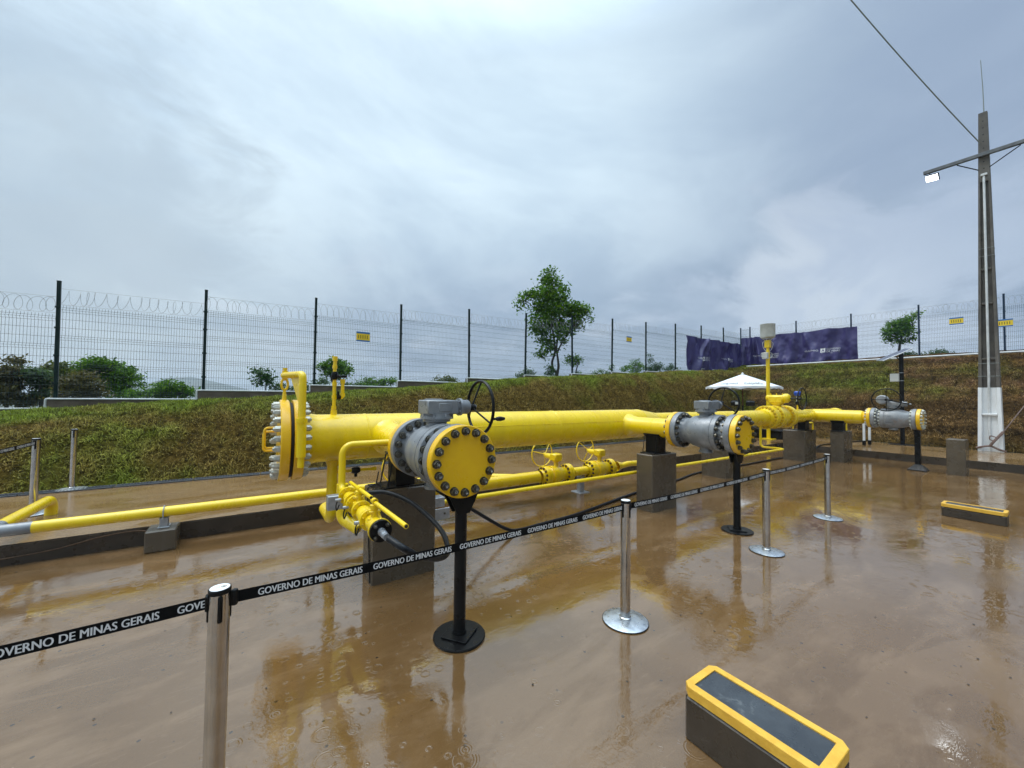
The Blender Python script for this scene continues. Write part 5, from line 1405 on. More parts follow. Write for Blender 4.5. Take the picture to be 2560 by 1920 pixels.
# drain riser, turning away and along the kerb into the low line
mb = MB().lathe((vx, BY, PZ - BR - .06), (0, 0, 1), [(0, .055), (.02, .058), (.035, .064), (.075, .072), (.09, .075)], 24)
mb.tube(fillet([(vx, BY, PZ - BR + .02), (vx, BY, .385), (vx, 5.30, .385), (1.25, 5.30, .385)], [.11, .14], 8), .055, 20)
for z in (.62, .98): mb.lathe((vx, BY, z), (0, 0, 1), [(0, .055), (.004, .058), (.012, .058), (.016, .055)], 20)
mb.build('drain_riser', M['yellow'], trap, smooth=40)
mb = MB().tube([(vx + .04, BY, .905), (vx + .46, BY, .905)], .018, 12); mb.lathe((vx + .42, BY, .905), (1, 0, 0), [(0, .018), (0, .024), (.05, .024), (.05, 0)], 12)
sdr = mb.build('side_drain', M['yellow'], trap)
mb = MB().lathe((vx + .20, BY, .905), (1, 0, 0), [(0, 0), (0, .028), (.02, .038), (.07, .038), (.09, .028), (.09, 0)], 12); mb.box((vx + .23, BY - .015, .83), (vx + .26, BY + .015, .885), .004)
mb.build('small_valve', M['black'], sdr, smooth=40)
# branches to the grey valves
for X_, R_b, seam in ((1.31, .150, 0), (5.44, .148, 0)):
    mb = MB().lathe((X_, 3.668, PZ), (0, 1, 0), [(0, .150), (.25, .150), (.252, .153), (.264, .153), (.266, .150), (.60, .150), (.70, .165), (.77, .20)], 48)
    mb.build('branch_pipe', M['yellow'], trap, smooth=30)
# end tee, branch to the far valve and the run on to the corner
mb = MB().lathe((13.30, BY, PZ), (1, 0, 0), [(0, .185), (.02, .189), (.04, .185), (2.62, .185)], 48)
mb.tube(fillet([(15.9, BY, PZ), (16.38, BY, PZ), (16.38, BY, .2)], .28, 8), .185, 32)
mb.lathe((15.85, BY, PZ), (1, 0, 0), [(0, .185), (.03, .205), (.15, .205), (.18, .185)], 40)
mb.build('header_pipe', M['yellow'], trap, smooth=40)
MB().lathe((14.0, 3.46, PZ), (0, 1, 0), [(0, .150), (.03, .175), (.10, .185), (.78, .185), (.80, .189), (.82, .185), (1.16, .19)], 48).build('branch_pipe', M['yellow'], trap, smooth=30)
# instrument on the header
mb = MB().tube([(13.0, BY, PZ + .18), (13.0, BY, 1.60)], .02, 10); ins_ = mb.build('instrument_tap', M['yellow'], trap)
MB().box((12.96, BY - .04, 1.60), (13.04, BY + .04, 1.70), .012).build('small_valve', M['black'], ins_, smooth=0)
MB().cyl((13.0, BY, 1.70), (13.0, BY, 1.86), .022, n=12).build('stem', M['box_grey'], ins_)
MB().lathe((13.0, BY, 1.86), (0, 0, 1), [(0, 0), (0, .06), (.05, .085), (.10, .085), (.13, .06), (.13, 0)], 20).build('gauge_head', M['blue'], ins_)

# ---- yellow in-line ball valve
yx = 10.88
t = thing('yellow_valve', 'large all yellow flanged ball valve in line on the thick pipe, black edge-on handwheel', 'valve', (yx + .7, BY, PZ))
d = (1, 0, 0)
PP = lambda s: (yx + s, BY, PZ)
fA = MB().lathe(PP(0), d, [(0, .185), (.05, .20), (.11, .245), (.115, .295), (.118, .30), (.20, .30), (.203, .297), (.203, 0)], 60).build('pipe_flange', M['yellow'], t, smooth=40)
bolts(fA, PP(.115), (-1, 0, 0), .255, 20, 'nut_yellow', .029, .026, .012)
fB = MB().lathe(PP(.213), d, [(0, 0), (0, .297), (.003, .30), (.085, .30), (.088, .297), (.088, .22), (.13, .205)], 60).build('valve_flange', M['yellow'], t, smooth=40)
bolts(fB, PP(.301), d, .255, 20, 'nut_yellow', .029, .026, .012)
MB().lathe(PP(.34), d, [(0, .205), (.08, .21), (.10, .235), (.20, .275), (.42, .285), (.62, .275), (.72, .235), (.76, .21), (.82, .205)], 56).build('body', M['yellow'], t, smooth=40)
jr = MB().lathe(PP(.50), d, [(0, .2), (0, .297), (.004, .302), (.16, .302), (.164, .297), (.164, .2)], 60).build('body_joint', M['yellow'], t, smooth=40)
bolts(jr, PP(.50), (-1, 0, 0), .262, 20, 'nut_yellow', .026, .026, .012, .2)
fC = MB().lathe(PP(1.16), d, [(0, .205), (.02, .22), (.03, .297), (.033, .30), (.115, .30), (.118, .297), (.118, 0)], 60).build('valve_flange', M['yellow'], t, smooth=40)
bolts(fC, PP(1.19), (-1, 0, 0), .255, 20, 'nut_yellow', .029, .026, .012)
fD = MB().lathe(PP(1.288), d, [(0, 0), (0, .297), (.003, .30), (.085, .30), (.088, .297), (.088, .245), (.15, .20), (.20, .185), (1.15, .185)], 60).build('pipe_flange', M['yellow'], t, smooth=40)
bolts(fD, PP(1.376), d, .255, 20, 'nut_yellow', .029, .026, .012)
c = Vector((yx + .82, BY, PZ + .26))
MB().lathe(c, (0, 0, 1), [(0, .13), (.03, .10), (.06, .10), (.07, .15), (.10, .15), (.10, 0)], 28).build('stem_neck', M['yellow'], t, smooth=40)
mb = MB().lathe(c + Vector((0, .25, .24)), (0, -1, 0), [(0, 0), (0, .07), (.02, .085), (.40, .085), (.42, .12), (.50, .12), (.54, .09), (.56, .05), (.56, 0)], 24)
mb.obox(c + Vector((0, .0, .20)), (1, 0, 0), (0, 1, 0), (0, 0, 1), (.26, .34, .20), .03)
for k in range(3): mb.cyl(c + Vector((0, .15 - .14 * k, .30)), c + Vector((0, .15 - .14 * k, .37)), .012, n=8)
mb.build('gearbox', M['yellow'], t, smooth=40)
wheel(t, (yx + .82, 4.10, PZ + .49), (0, -1, 0), .275, .014, M['black'], 4, -.05, .0)
MB().cyl((yx + .82, 4.36, PZ + .49), (yx + .82, 4.12, PZ + .49), .022, n=12).build('wheel_shaft', M['black'], t)

# ---- low line with its small yellow valves
LYv, LZv = 5.30, .384
low = thing('low_pipe_line', 'low yellow pipe line running under the thick barrel to the two small valves', 'pipe', (3.3, LYv, LZv))
mb = MB().lathe((1.2, LYv, LZv), (1, 0, 0), [(0, .055), (.15, .098), (.3, .098), (.30, .098)], 28)
mb.build('inlet_reducer', M['yellow'], low)
MB().tube([(2.16, LYv, LZv), (4.12, LYv, LZv)], .098, 28).build('pipe_run', M['yellow'], low)
mb = MB().lathe((6.09, LYv, LZv), (1, 0, 0), [(0, .098), (.05, .09), (.17, .056), (.22, .056)], 24)
mb.tube(fillet([(6.28, LYv, LZv), (6.45, LYv, LZv + .02), (6.95, LYv, LZv), (6.95, LYv, .0)], [.2, .1], 6), .056, 16)
mb.build('tail_pipe', M['yellow'], low)
MB().tube([(4.92, LYv, LZv), (5.35, LYv, LZv)], .08, 24).build('spool', M['yellow'], low)
def low_valve(X0, label, wp):
    t = thing('low_valve', label, 'valve', (X0 + .3, LYv, LZv), 'small yellow valves on the low pipe line')
    P = lambda s: (X0 + s, LYv, LZv); d = (1, 0, 0)
    f1 = MB().lathe(P(0), d, [(0, .098), (.03, .105), (.05, .12), (.052, .162), (.055, .165), (.105, .165), (.105, 0)], 44).build('pipe_flange', M['yellow'], t, smooth=40)
    bolts(f1, P(.052), (-1, 0, 0), .138, 12, 'nut_brown', .018, .017, .008)
    f2 = MB().lathe(P(.112), d, [(0, 0), (0, .163), (.002, .165), (.05, .165), (.052, .12), (.07, .115)], 44).build('valve_flange', M['yellow'], t, smooth=40)
    MB().disc(P(.1055), d, .150, .006, 40).build('gasket', M['nut_brown'], t)
    MB().lathe(P(.17), d, [(0, .11), (.03, .13), (.07, .155), (.14, .158), (.20, .15), (.26, .13), (.32, .115), (.40, .11)], 44).build('body', M['yellow'], t, smooth=40)
    jr = MB().lathe(P(.215), d, [(0, .1), (0, .160), (.003, .163), (.055, .163), (.058, .160), (.058, .1)], 44).build('body_joint', M['yellow'], t, smooth=40)
    bolts(jr, P(.273), d, .138, 10, 'nut_brown', .017, .016, .008)
    f3 = MB().lathe(P(.545), d, [(0, .11), (.01, .12), (.012, .163), (.015, .165), (.062, .165), (.062, 0)], 44).build('valve_flange', M['yellow'], t, smooth=40)
    bolts(f3, P(.557), (-1, 0, 0), .138, 12, 'nut_brown', .018, .017, .008)
    MB().disc(P(.6075), d, .150, .006, 40).build('gasket', M['nut_brown'], t)
    MB().lathe(P(.614), d, [(0, 0), (0, .163), (.002, .165), (.048, .165), (.05, .12), (.07, .10), (.11, .098)], 44).build('pipe_flange', M['yellow'], t, smooth=40)
    c = Vector(P(.35)) + Vector((0, 0, .14))
    MB().lathe(c, (0, 0, 1), [(0, .05), (.02, .04), (.08, .04), (.085, .06), (.10, .06), (.10, 0)], 20).build('stem_neck', M['yellow'], t, smooth=40)
    g = c + Vector((0, 0, .165))
    mb = MB().obox(g, (1, 0, 0), (0, 1, 0), (0, 0, 1), (.17, .17, .13), .02)
    mb.lathe(g + Vector((-.03, .05, 0)), (0, 1, 0), [(0, 0), (0, .05), (.16, .05), (.19, .04), (.22, .034), (.22, 0)], 20)
    mb.build('gearbox', M['yellow'], t, smooth=40)
    wheel(t, g + Vector((-.03, .36, .02)), (0, 1, 0), .235, .0115, M['yellow'], 3, -.09, wp)
    return t
low_valve(4.17, 'small yellow valve on the low pipe line, left one of the pair under the barrel', .12)
low_valve(5.27, 'small yellow valve on the low pipe line, right one of the pair under the barrel', .35)
low_valve(1.50, 'small yellow valve half hidden behind the nearest concrete pedestal, spoked yellow wheel showing', .42)
t = thing('pipe_prop', 'thin grey steel prop standing in a puddle under the two small yellow valves', 'support', (5.12, LYv, 0))
MB().box((5.07, LYv - .05, .01), (5.17, LYv + .05, .29), .004).build('post', M['galv'], t, smooth=0)
MB().box((5.0, LYv - .13, 0), (5.24, LYv + .13, .012), .003).build('foot_plate', M['galv'], t, smooth=0)

# thin pipe from the yellow valve back to the nearest pedestal
o = MB().tube(fillet([(10.75, BY, PZ - .17), (10.75, BY, .55), (10.75, 4.15, .55), (1.50, 4.15, .545)], .09, 8), .028, 14).build('thin_pipe', M['yellow'])
tag(o, 'long thin yellow pipe passing behind the front pedestals and under the grey valves', 'pipe')

# thick pipe on the left with a grey elbow
t = thing('side_pipe', 'yellow pipe along the kerb at left with a grey bend and U turn', 'pipe', (-.5, 5.9, .41))
MB().tube(fillet([(-1.77, 5.9, .405), (3.0, 5.9, .405), (3.75, LYv + .05, .40)], .2, 6), .058, 24).build('long_run', M['yellow'], t)
MB().tube(fillet([(-1.7697, 5.9, .405), (-2.05, 5.9, .405), (-2.05, 6.1, .405)], .11, 8), .0585, 24).build('grey_bend', M['grey_paint'], t)
MB().tube(fillet([(-2.05, 6.01, .405), (-2.05, 7.32, .405), (-2.05, 7.32, .15)], .13, 8), .058, 24).build('cross_run', M['yellow'], t)

# clamp block under it
t = thing('anchor_block', 'small dark concrete block with steel clamp holding the left yellow pipe', 'anchor block', (-.79, 5.9, 0))
mb = MB(); q = [(-.925, 5.76), (-.655, 5.76), (-.655, 6.06), (-.925, 6.06)]
MB().box((-.925, 5.76, 0), (-.655, 6.06, .235), .012).build('block', M['concrete'], t, smooth=0)
MB().box((-.83, 5.84, .236), (-.73, 5.96, .248), .002).build('base_plate', M['galv'], t, smooth=0)
mb = MB().box((-.815, 5.85, .248), (-.745, 5.862, .335)).box((-.815, 5.938, .248), (-.745, 5.95, .335)).box((-.786, 5.862, .248), (-.774, 5.938, .335)); mb.box((-.82, 5.84, .335), (-.74, 5.96, .345))
mb.build('beam_stub', M['galv'], t, smooth=0)
mb = MB().tube([(-.785, 5.9 - .068, .335)] + [(-.785, 5.9 - .066 * math.cos(a), .405 + .066 * math.sin(a)) for a in [math.pi * k / 12 for k in range(13)]] + [(-.785, 5.9 + .068, .335)], .006, 8)
mb.build('u_bolt', M['galv'], t)

# ---- bypass with two little lever valves and hose
bx, byY, bz = .69, 3.72, .925
t = thing('bypass_line', 'small yellow bypass pipe with two lever valves hanging beside the nearest pedestal', 'bypass line', (bx, byY, bz))
mb = MB().tube(fillet([(1.16, byY, 1.315), (bx, byY, 1.315), (bx, byY, bz), (bx, 3.47, bz)], [.09, .07], 8), .030, 18)
mb.lathe((1.10, byY, 1.315), (1, 0, 0), [(0, .03), (0, .04), (.02, .046), (.06, .05)], 18)
mb.build('pipe', M['yellow'], t, smooth=40)
mb = MB().tube(fillet([(bx + .01, byY + .12, .60), (bx + .01, byY + .12, .52), (bx + .22, byY + .12, .46)], .07, 6), .05, 16); 
def ring_pair(y, rear_bolts, name='flange'):
    f = MB().lathe((bx, y, bz), (0, -1, 0), [(0, 0), (0, .070), (.002, .072), (.020, .072), (.022, .070), (.022, 0)], 32).build(name, M['yellow'], t, smooth=40)
    bolts(f, (bx, y - .022, bz), (0, -1, 0), .054, 8, 'nut_yellow', .0075, .010, .006)
    return f
for y in (3.47, 3.245, 3.165, 2.975, 2.765, 2.735, 2.50): ring_pair(y, True)
for y in (3.474, 2.742): MB().disc((bx, y, bz), (0, -1, 0), .069, .003, 28).build('gasket', M['gap'], t)
for (y0, y1, r0) in ((3.445, 3.24, .044), (3.22, 3.165, .034), (3.14, 2.975, .036), (2.95, 2.76, .050), (2.71, 2.50, .046)):
    MB().lathe((bx, y0, bz), (0, -1, 0), [(0, r0 * .8), ((y0 - y1) * .3, r0 * 1.12), ((y0 - y1) * .7, r0 * 1.12), (y0 - y1, r0 * .8)], 28).build('valve_body', M['yellow'], t)
for (yc, z0) in ((3.05, 1.065), (2.62, 1.075)):
    mb = MB().lathe((bx, yc, bz + .03), (0, 0, 1), [(0, .045), (.012, .045), (.016, .022), (.07, .022), (.075, .03), (.095, .03), (.10, .016), (z0 - bz - .03, .016), (z0 - bz - .03, 0)], 18)
    mb.box((bx - .035, yc - .02, bz + .075), (bx + .035, yc + .02, bz + .088), .003)
    st = mb.build('stem', M['yellow'], t, smooth=40)
    a_ = .31 if yc > 2.9 else .06
    b_ = .34 if yc > 2.9 else .62
    mb = MB().tube([(bx, yc + a_, z0 - .012), (bx, yc - b_, z0 + .010)], .0135, 14)
    mb.lathe((bx, yc + .02, z0 - .002), (0, -1, .03), [(0, .0135), (0, .019), (.04, .019), (.04, .0135)], 14)
    lv = mb.build('lever', M['yellow'], t)
    MB().disc((bx, yc - b_ - .0005, z0 + .010), (0, -1, .03), .0095, .001, 12).build('bore', M['gap'], lv)
cap = MB().lathe((bx, 2.477, bz), (0, -1, 0), [(0, 0), (0, .068), (.018, .068), (.020, .066), (.020, 0)], 32).build('black_cap', M['black'], t, smooth=40)
bolts(cap, (bx, 2.457, bz), (0, -1, 0), .052, 4, 'nut_dark', .011, .013, .010)
mb = MB().lathe((bx, 2.457, bz), (0, -1, 0), [(0, .024), (.02, .024), (.022, .017), (.05, .017), (.05, .022), (.07, .022), (.075, .016), (.10, .020), (.12, .020), (.12, 0)], 16)
mb.build('hose_fitting', M['galv'], t, smooth=40)
for (y, dx) in ((3.40, -.085), (3.15, -.075), (2.74, -.078)):
    MB().tube(spline([(bx + dx, y, bz - .01), (bx + dx - .015, y - .01, bz - .05), (bx + dx - .01, y - .015, bz - .09), (bx + dx + .01, y, bz - .05)], 4), .005, 6).build('seal_tag', M['black'], t)
    MB().lathe((bx + dx - .02, y, bz - .012), (1, 0, 0), [(0, 0), (0, .012), (.04, .012), (.04, 0)], 8).build('clip', M['galv'], t)
MB().box((.56, 3.60, .78), (.68, 3.68, .90), .004).build('grey_bracket', M['galv'], t, smooth=0)
mb = MB().tube(fillet([(.74, 3.95, .92), (.74, 3.95, .60), (.86, 3.80, .52)], .08, 6), .052, 18); mb.build('lower_bend', M['yellow'], t)
o = MB().tube(spline([(bx, 2.30, bz + .004), (.745, 2.20, .895), (.83, 2.22, .83), (.93, 2.32, .76), (1.07, 2.46, .675), (1.20, 2.62, .612), (1.30, 2.80, .585), (1.34, 3.0, .64), (1.30, 3.2, .72), (1.19, 3.4, .825), (1.05, 3.55, .882), (.93, 3.62, .885), (.84, 3.70, .86), (.80, 3.82, .74), (.84, 3.98, .60)], 7), .0205, 14).build('black_hose', M['black_rubber'])
tag(o, 'thick black hose looping from the lever valves across the nearest pedestal', 'hose')
o = MB().tube(spline([(1.62, 4.02, .80), (1.82, 4.03, .66), (2.08, 4.05, .505), (2.43, 4.10, .27), (2.72, 4.14, .09), (2.95, 4.18, .024), (3.4, 4.22, .021), (4.04, 4.28, .021), (4.9, 4.46, .021), (5.92, 4.67, .021), (7.5, 4.9, .021), (8.6, 5.12, .021), (9.6, 5.12, .021), (10.44, 5.10, .021), (12.2, 5.12, .021), (14.6, 5.14, .021), (15.3, 5.12, .03), (15.6, 5.08, .16), (15.85, 5.04, .235), (16.85, 4.99, .235), (18.2, 4.86, .235), (18.9, 4.70, .235)], 6), .021, 12).build('black_hose', M['black_rubber'])
tag(o, 'long black hose dropping from the nearest pedestal and running far along the wet ground', 'hose')
o = MB().tube(spline([(-2.9, 6.088, .05), (-2.2, 6.086, .075), (-1.7, 6.086, .10), (-1.35, 6.086, .165), (-1.1, 6.086, .185), (-.96, 6.06, .17), (-.935, 6.0, .12)], 6), .007, 6).build('thin_cable', M['nut_brown'])
tag(o, 'thin brown cable stuck along the kerb face left of the small block', 'cable')

# ================================================================== PEDESTALS, SADDLES, STANDS
PED = 'taupe concrete pedestals under the pipes'
def pedestal(x0, x1, y0, y1, z, label):
    t = thing('concrete_pedestal', label, 'pedestal', ((x0 + x1) / 2, (y0 + y1) / 2, 0), PED)
    MB().box((x0, y0, -.01), (x1, y1, z), .010).build('block', M['concrete'], t, smooth=0)
    return t
p1 = pedestal(.965, 1.585, 3.72, 4.06, .865, 'nearest wide concrete pedestal, under the front grey valve with hose looped before it')
pedestal(5.14, 5.77, 3.76, 4.06, .875, 'concrete pedestal with pale runs of water, behind the second chrome post')
pedestal(8.66, 9.28, 4.46, 5.02, .865, 'concrete pedestal half hidden behind the middle grey valve and its stand')
pedestal(12.98, 13.80, 4.5, 5.04, .865, 'wide concrete pedestal with a thin pipe line down its corner, under the yellow valve')
pedestal(13.82, 14.52, 3.86, 4.17, .865, 'concrete pedestal with pale water runs left of the farthest grey valve')
pedestal(13.93, 14.36, 1.64, 1.95, .85, 'lone empty concrete pedestal at the right in front of the kerb')
MB().box((.99, 3.74, .866), (1.30, 4.04, .872), .001).build('dark_plate', M['black'], p1, smooth=0)
o = MB().tube(fillet([(1.08, 3.98, 1.0), (1.05, 3.95, .885), (.958, 3.9, .87), (.957, 3.88, .7), (.958, 3.75, .02)], .02, 4), .006, 6).build('ground_wire', M['black']); tag(o, 'thin black earth wire running over the edge of the nearest pedestal', 'wire')
pg = thing('wall_bracket', 'two grey steel plates on the right side of the nearest pedestal clamping the thin pipe', 'bracket', (1.63, 3.95, .6))
MB().box((1.587, 3.80, .60), (1.72, 3.92, .70), .004).build('upper_plate', M['galv'], pg, smooth=0)
MB().box((1.587, 3.80, .47), (1.78, 3.815, .585), .003).build('lower_plate', M['galv'], pg, smooth=0)
MB().lathe((1.72, 3.80, .53), (0, -1, 0), [(0, 0), (0, .012), (.008, .012), (.008, 0)], 6).build('bolt', M['nut_dark'], pg)
SAD = 'black pipe saddles on the pedestals'
def saddle(x, y, zb, rp, along, w, label):
    """steel saddle: base plate, plates, curved cradle; along = axis of the pipe it carries"""
    t = thing('pipe_saddle', label, 'pipe saddle', (x, y, zb), SAD)
    ax = Vector(along); sd_ = Vector((-ax.y, ax.x, 0))
    zt = PZ - rp
    MB().obox((x, y, zb + .008), ax, sd_, (0, 0, 1), (w * 1.15, .42, .016), .003).build('base_plate', M['black'], t, smooth=0)
    H = zt - zb + .01
    MB().obox((x, y, zb + .016 + H / 2), ax, sd_, (0, 0, 1), (w, .19, H), .004).build('column', M['black'], t, smooth=0)
    mb = MB(); n = 18; ro = rp + .016
    vs = []
    for s in (-w * .6, w * .6):
        for rr_ in (rp + .0015, ro):
            for k in range(n + 1):
                a = -math.pi / 2 + (k / n - .5) * 1.75
                vs.append(Vector((x, y, PZ)) + ax * s + sd_ * (rr_ * math.cos(a)) + Vector((0, 0, rr_ * math.sin(a))))
    m_ = n + 1; fs = []
    for k in range(n):
        fs += [(k, k + 1, 2 * m_ + k + 1, 2 * m_ + k), (m_ + k, 3 * m_ + k, 3 * m_ + k + 1, m_ + k + 1), (k, m_ + k, m_ + k + 1, k + 1), (2 * m_ + k, 2 * m_ + k + 1, 3 * m_ + k + 1, 3 * m_ + k)]
    fs += [(0, 2 * m_, 3 * m_, m_), (n, m_ + n, 3 * m_ + n, 2 * m_ + n)]
    mb.add(vs, fs); mb.build('cradle', M['black'], t, smooth=40, recalc=True)
    for s in (-1, 1):
        MB().tube([Vector((x, y, zb + .016)) + ax * s * w * .48 + sd_ * .17, Vector((x, y, zt + .03)) + ax * s * w * .48 + sd_ * .12], .008, 4).build('gusset', M['black'], t, smooth=0)
    return t
saddle(1.28, 3.89, .866, .150, (0, 1, 0), .26, 'black pipe saddle on the nearest pedestal under the front branch pipe')
saddle(5.44, 3.92, .876, .150, (0, 1, 0), .24, 'black pipe saddle with seal tags on the second pedestal')
saddle(8.97, BY, .866, .185, (1, 0, 0), .3, 'black pipe saddle on the pedestal hidden behind the middle grey valve')
saddle(13.40, BY, .866, .185, (1, 0, 0), .3, 'black pipe saddle on the wide pedestal at the yellow valve')
saddle(14.0, 4.02, .866, .185, (0, 1, 0), .26, 'black pipe saddle on the pedestal left of the farthest grey valve')
def valve_stand(x, y, label, round_base=True):
    t = thing('valve_stand', label, 'stand', (x, y, 0), 'black stands under the blind flanges')
    zt = PZ - .262
    if round_base:
        MB().lathe((x, y, 0), (0, 0, 1), [(0, 0), (0, .188), (.012, .190), (.018, .186), (.021, 0)], 56).build('base_disc', M['black'], t, smooth=40)
        MB().obox((x, y, .027), (.8, .6, 0), (-.6, .8, 0), (0, 0, 1), (.20, .20, .012), .002).build('foot_plate', M['black'], t, smooth=0)
        MB().lathe((x, y, .033), (0, 0, 1), [(0, .052), (.02, .050), (.02, .044)], 24).build('collar', M['black'], t)
        MB().lathe((x, y, .03), (0, 0, 1), [(0, .044), (zt - .03, .044), (zt - .03, 0)], 28).build('pole', M['black'], t)
    else:
        mb = MB(); a = .17; c = .055
        vs = [(x - a, y - a, 0), (x + a, y - a, 0), (x + a, y + a, 0), (x - a, y + a, 0), (x - a, y - a, .02), (x + a, y - a, .02), (x + a, y + a, .02), (x - a, y + a, .02), (x - c, y - c, .15), (x + c, y - c, .15), (x + c, y + c, .15), (x - c, y + c, .15)]
        fs = [(3, 2, 1, 0)] + [(i, (i + 1) % 4, 4 + (i + 1) % 4, 4 + i) for i in range(4)] + [(4 + i, 4 + (i + 1) % 4, 8 + (i + 1) % 4, 8 + i) for i in range(4)] + [(8, 9, 10, 11)]
        mb.add(vs, fs); mb.build('foot', M['black'], t, smooth=0)
        MB().box((x - .052, y - .052, .13), (x + .052, y + .052, zt), .004).build('pole', M['black'], t, smooth=0)
    # V cradle plates under the flange
    mb = MB(); n = 14; r0 = .266
    for yy in (-.045, .045):
        top = [(x + r0 * math.cos(a), y + yy, PZ + r0 * math.sin(a)) for a in [-math.pi / 2 + (k / n - .5) * .95 for k in range(n + 1)]]
        bot = [(x + (.046 + .0 * abs(k / n - .5)) * (1 if k > n / 2 else -1) if k != n / 2 else x, y + yy, zt - .10) for k in range(n + 1)]
        bot = [(x + (k / n - .5) * .10, y + yy, zt - .12) for k in range(n + 1)]
        v_ = top + bot; v2_ = [(p[0], p[1] + .012, p[2]) for p in v_]; m_ = n + 1
        o = len(v_)
        fs = []
        for k in range(n):
            fs += [(k, m_ + k, m_ + k + 1, k + 1), (o + k, o + k + 1, o + m_ + k + 1, o + m_ + k), (k, k + 1, o + k + 1, o + k), (m_ + k, o + m_ + k, o + m_ + k + 1, m_ + k + 1)]
        fs += [(0, o, o + m_, m_), (n, m_ + n, o + m_ + n, o + n)]
        mb.add(v_ + v2_, fs)
    mb.build('cradle', M['black'], t, smooth=0, recalc=True)
    return t
valve_stand(1.316, 2.615, 'nearest black stand with round base, under the front blind flange')
valve_stand(5.441, 2.66, 'black stand with round base between second and third chrome posts')
valve_stand(14.07, 2.45, 'black square stand with flared foot under the farthest grey valve', False)

# ================================================================== QUEUE BARRIER
BG = 'chrome queue posts'
def queue_post(x, y, z, label, belt_dirs, emblem=False):
    t = thing('queue_post', label, 'queue post', (x, y, z), BG)
    MB().lathe((x, y, z), (0, 0, 1), [(0, 0), (0, .176), (.008, .178), (.010, .174)], 64).build('rubber_rim', M['black_rubber'], t)
    MB().lathe((x, y, z), (0, 0, 1), [(.0102, .174), (.014, .165), (.022, .08), (.024, .05), (.024, 0)], 64).build('base', M['steel_plate'], t)
    MB().lathe((x, y, z), (0, 0, 1), [(.022, 0), (.022, .046), (.036, .046), (.040, .0395)], 36).build('collar', M['steel'], t, smooth=40)
    MB().lathe((x, y, z), (0, 0, 1), [(.035, .0385), (.938, .0385), (.938, .0)], 48).build('tube', M['steel'], t, smooth=60)
    cap = MB().lathe((x, y, z), (0, 0, 1), [(.928, .0386), (.930, .0405), (.945, .0405), (.949, .038), (.949, 0)], 48).build('cap', M['black'], t, smooth=50)
    MB().lathe((x, y, z), (0, 0, 1), [(.9492, .0355), (.9498, .0350), (.9498, 0)], 40).build('top_label', M['label_white'], cap, smooth=40)
    if emblem:
        zc = z + .9500; m_ = MB(); q = Vector((x + .014, y + .002, zc))
        n = 24
        vs = []
        for k in range(n):
            a = 2 * math.pi * k / n; vs += [q + Vector((.010 * math.cos(a), .010 * math.sin(a), 0)), q + Vector((.0068 * math.cos(a), .0068 * math.sin(a), 0))]
        m_.add(vs, [(2 * k, 2 * ((k + 1) % n), 2 * ((k + 1) % n) + 1, 2 * k + 1) for k in range(n)])
        vs = [q + Vector((.0050 * math.cos(2 * math.pi * k / 12), .0050 * math.sin(2 * math.pi * k / 12), 0)) for k in range(12)]
        m_.add(vs, [tuple(range(12))])
        m_.build('emblem', M['sign_ink'], cap, smooth=0)
        m_ = MB()
        for k, (dx, ln) in enumerate(((-.004, .022), (-.011, .018))):
            m_.add([(x + dx, y - ln / 2, zc), (x + dx + .0022, y - ln / 2, zc), (x + dx + .0022, y + ln / 2, zc), (x + dx, y + ln / 2, zc)], [(0, 1, 2, 3)])
        m_.build('fine_print', M['sign_ink'], cap, smooth=0)
    for a in (0, math.pi / 2, math.pi, 3 * math.pi / 2):      # receiver slots
        a = a + .12; d = Vector((math.cos(a), math.sin(a), 0)); e = Vector((-d.y, d.x, 0))
        c = Vector((x, y, z + .872)) + d * .0385
        MB().obox(c, e, d, (0, 0, 1), (.017, .008, .112), .006).build('slot', M['black'], t, smooth=40)
    return t
q1, q2, q3, q4 = (-.0875, 2.064), (2.507, 2.083), (5.011, 2.121), (7.194, 2.211)
queue_post(q1[0], q1[1], 0, 'nearest chrome queue post at the lower left, its base below the picture edge', None, True)
queue_post(q2[0], q2[1], 0, 'chrome queue post in front of the streaked pedestal, second along the lettered belt', None)
queue_post(q3[0], q3[1], 0, 'chrome queue post just right of the second black stand', None)
queue_post(q4[0], q4[1], 0, 'chrome queue post at the far end of the lettered belt, no belt to its right', None)
queue_post(-2.243, 7.459, SLAB_Z, 'chrome queue post on the raised slab behind the yellow U bend, belt going left', None)
queue_post(-2.31, 9.0, SLAB_Z, 'chrome queue post standing alone on the drain at the foot of the left bank', None)
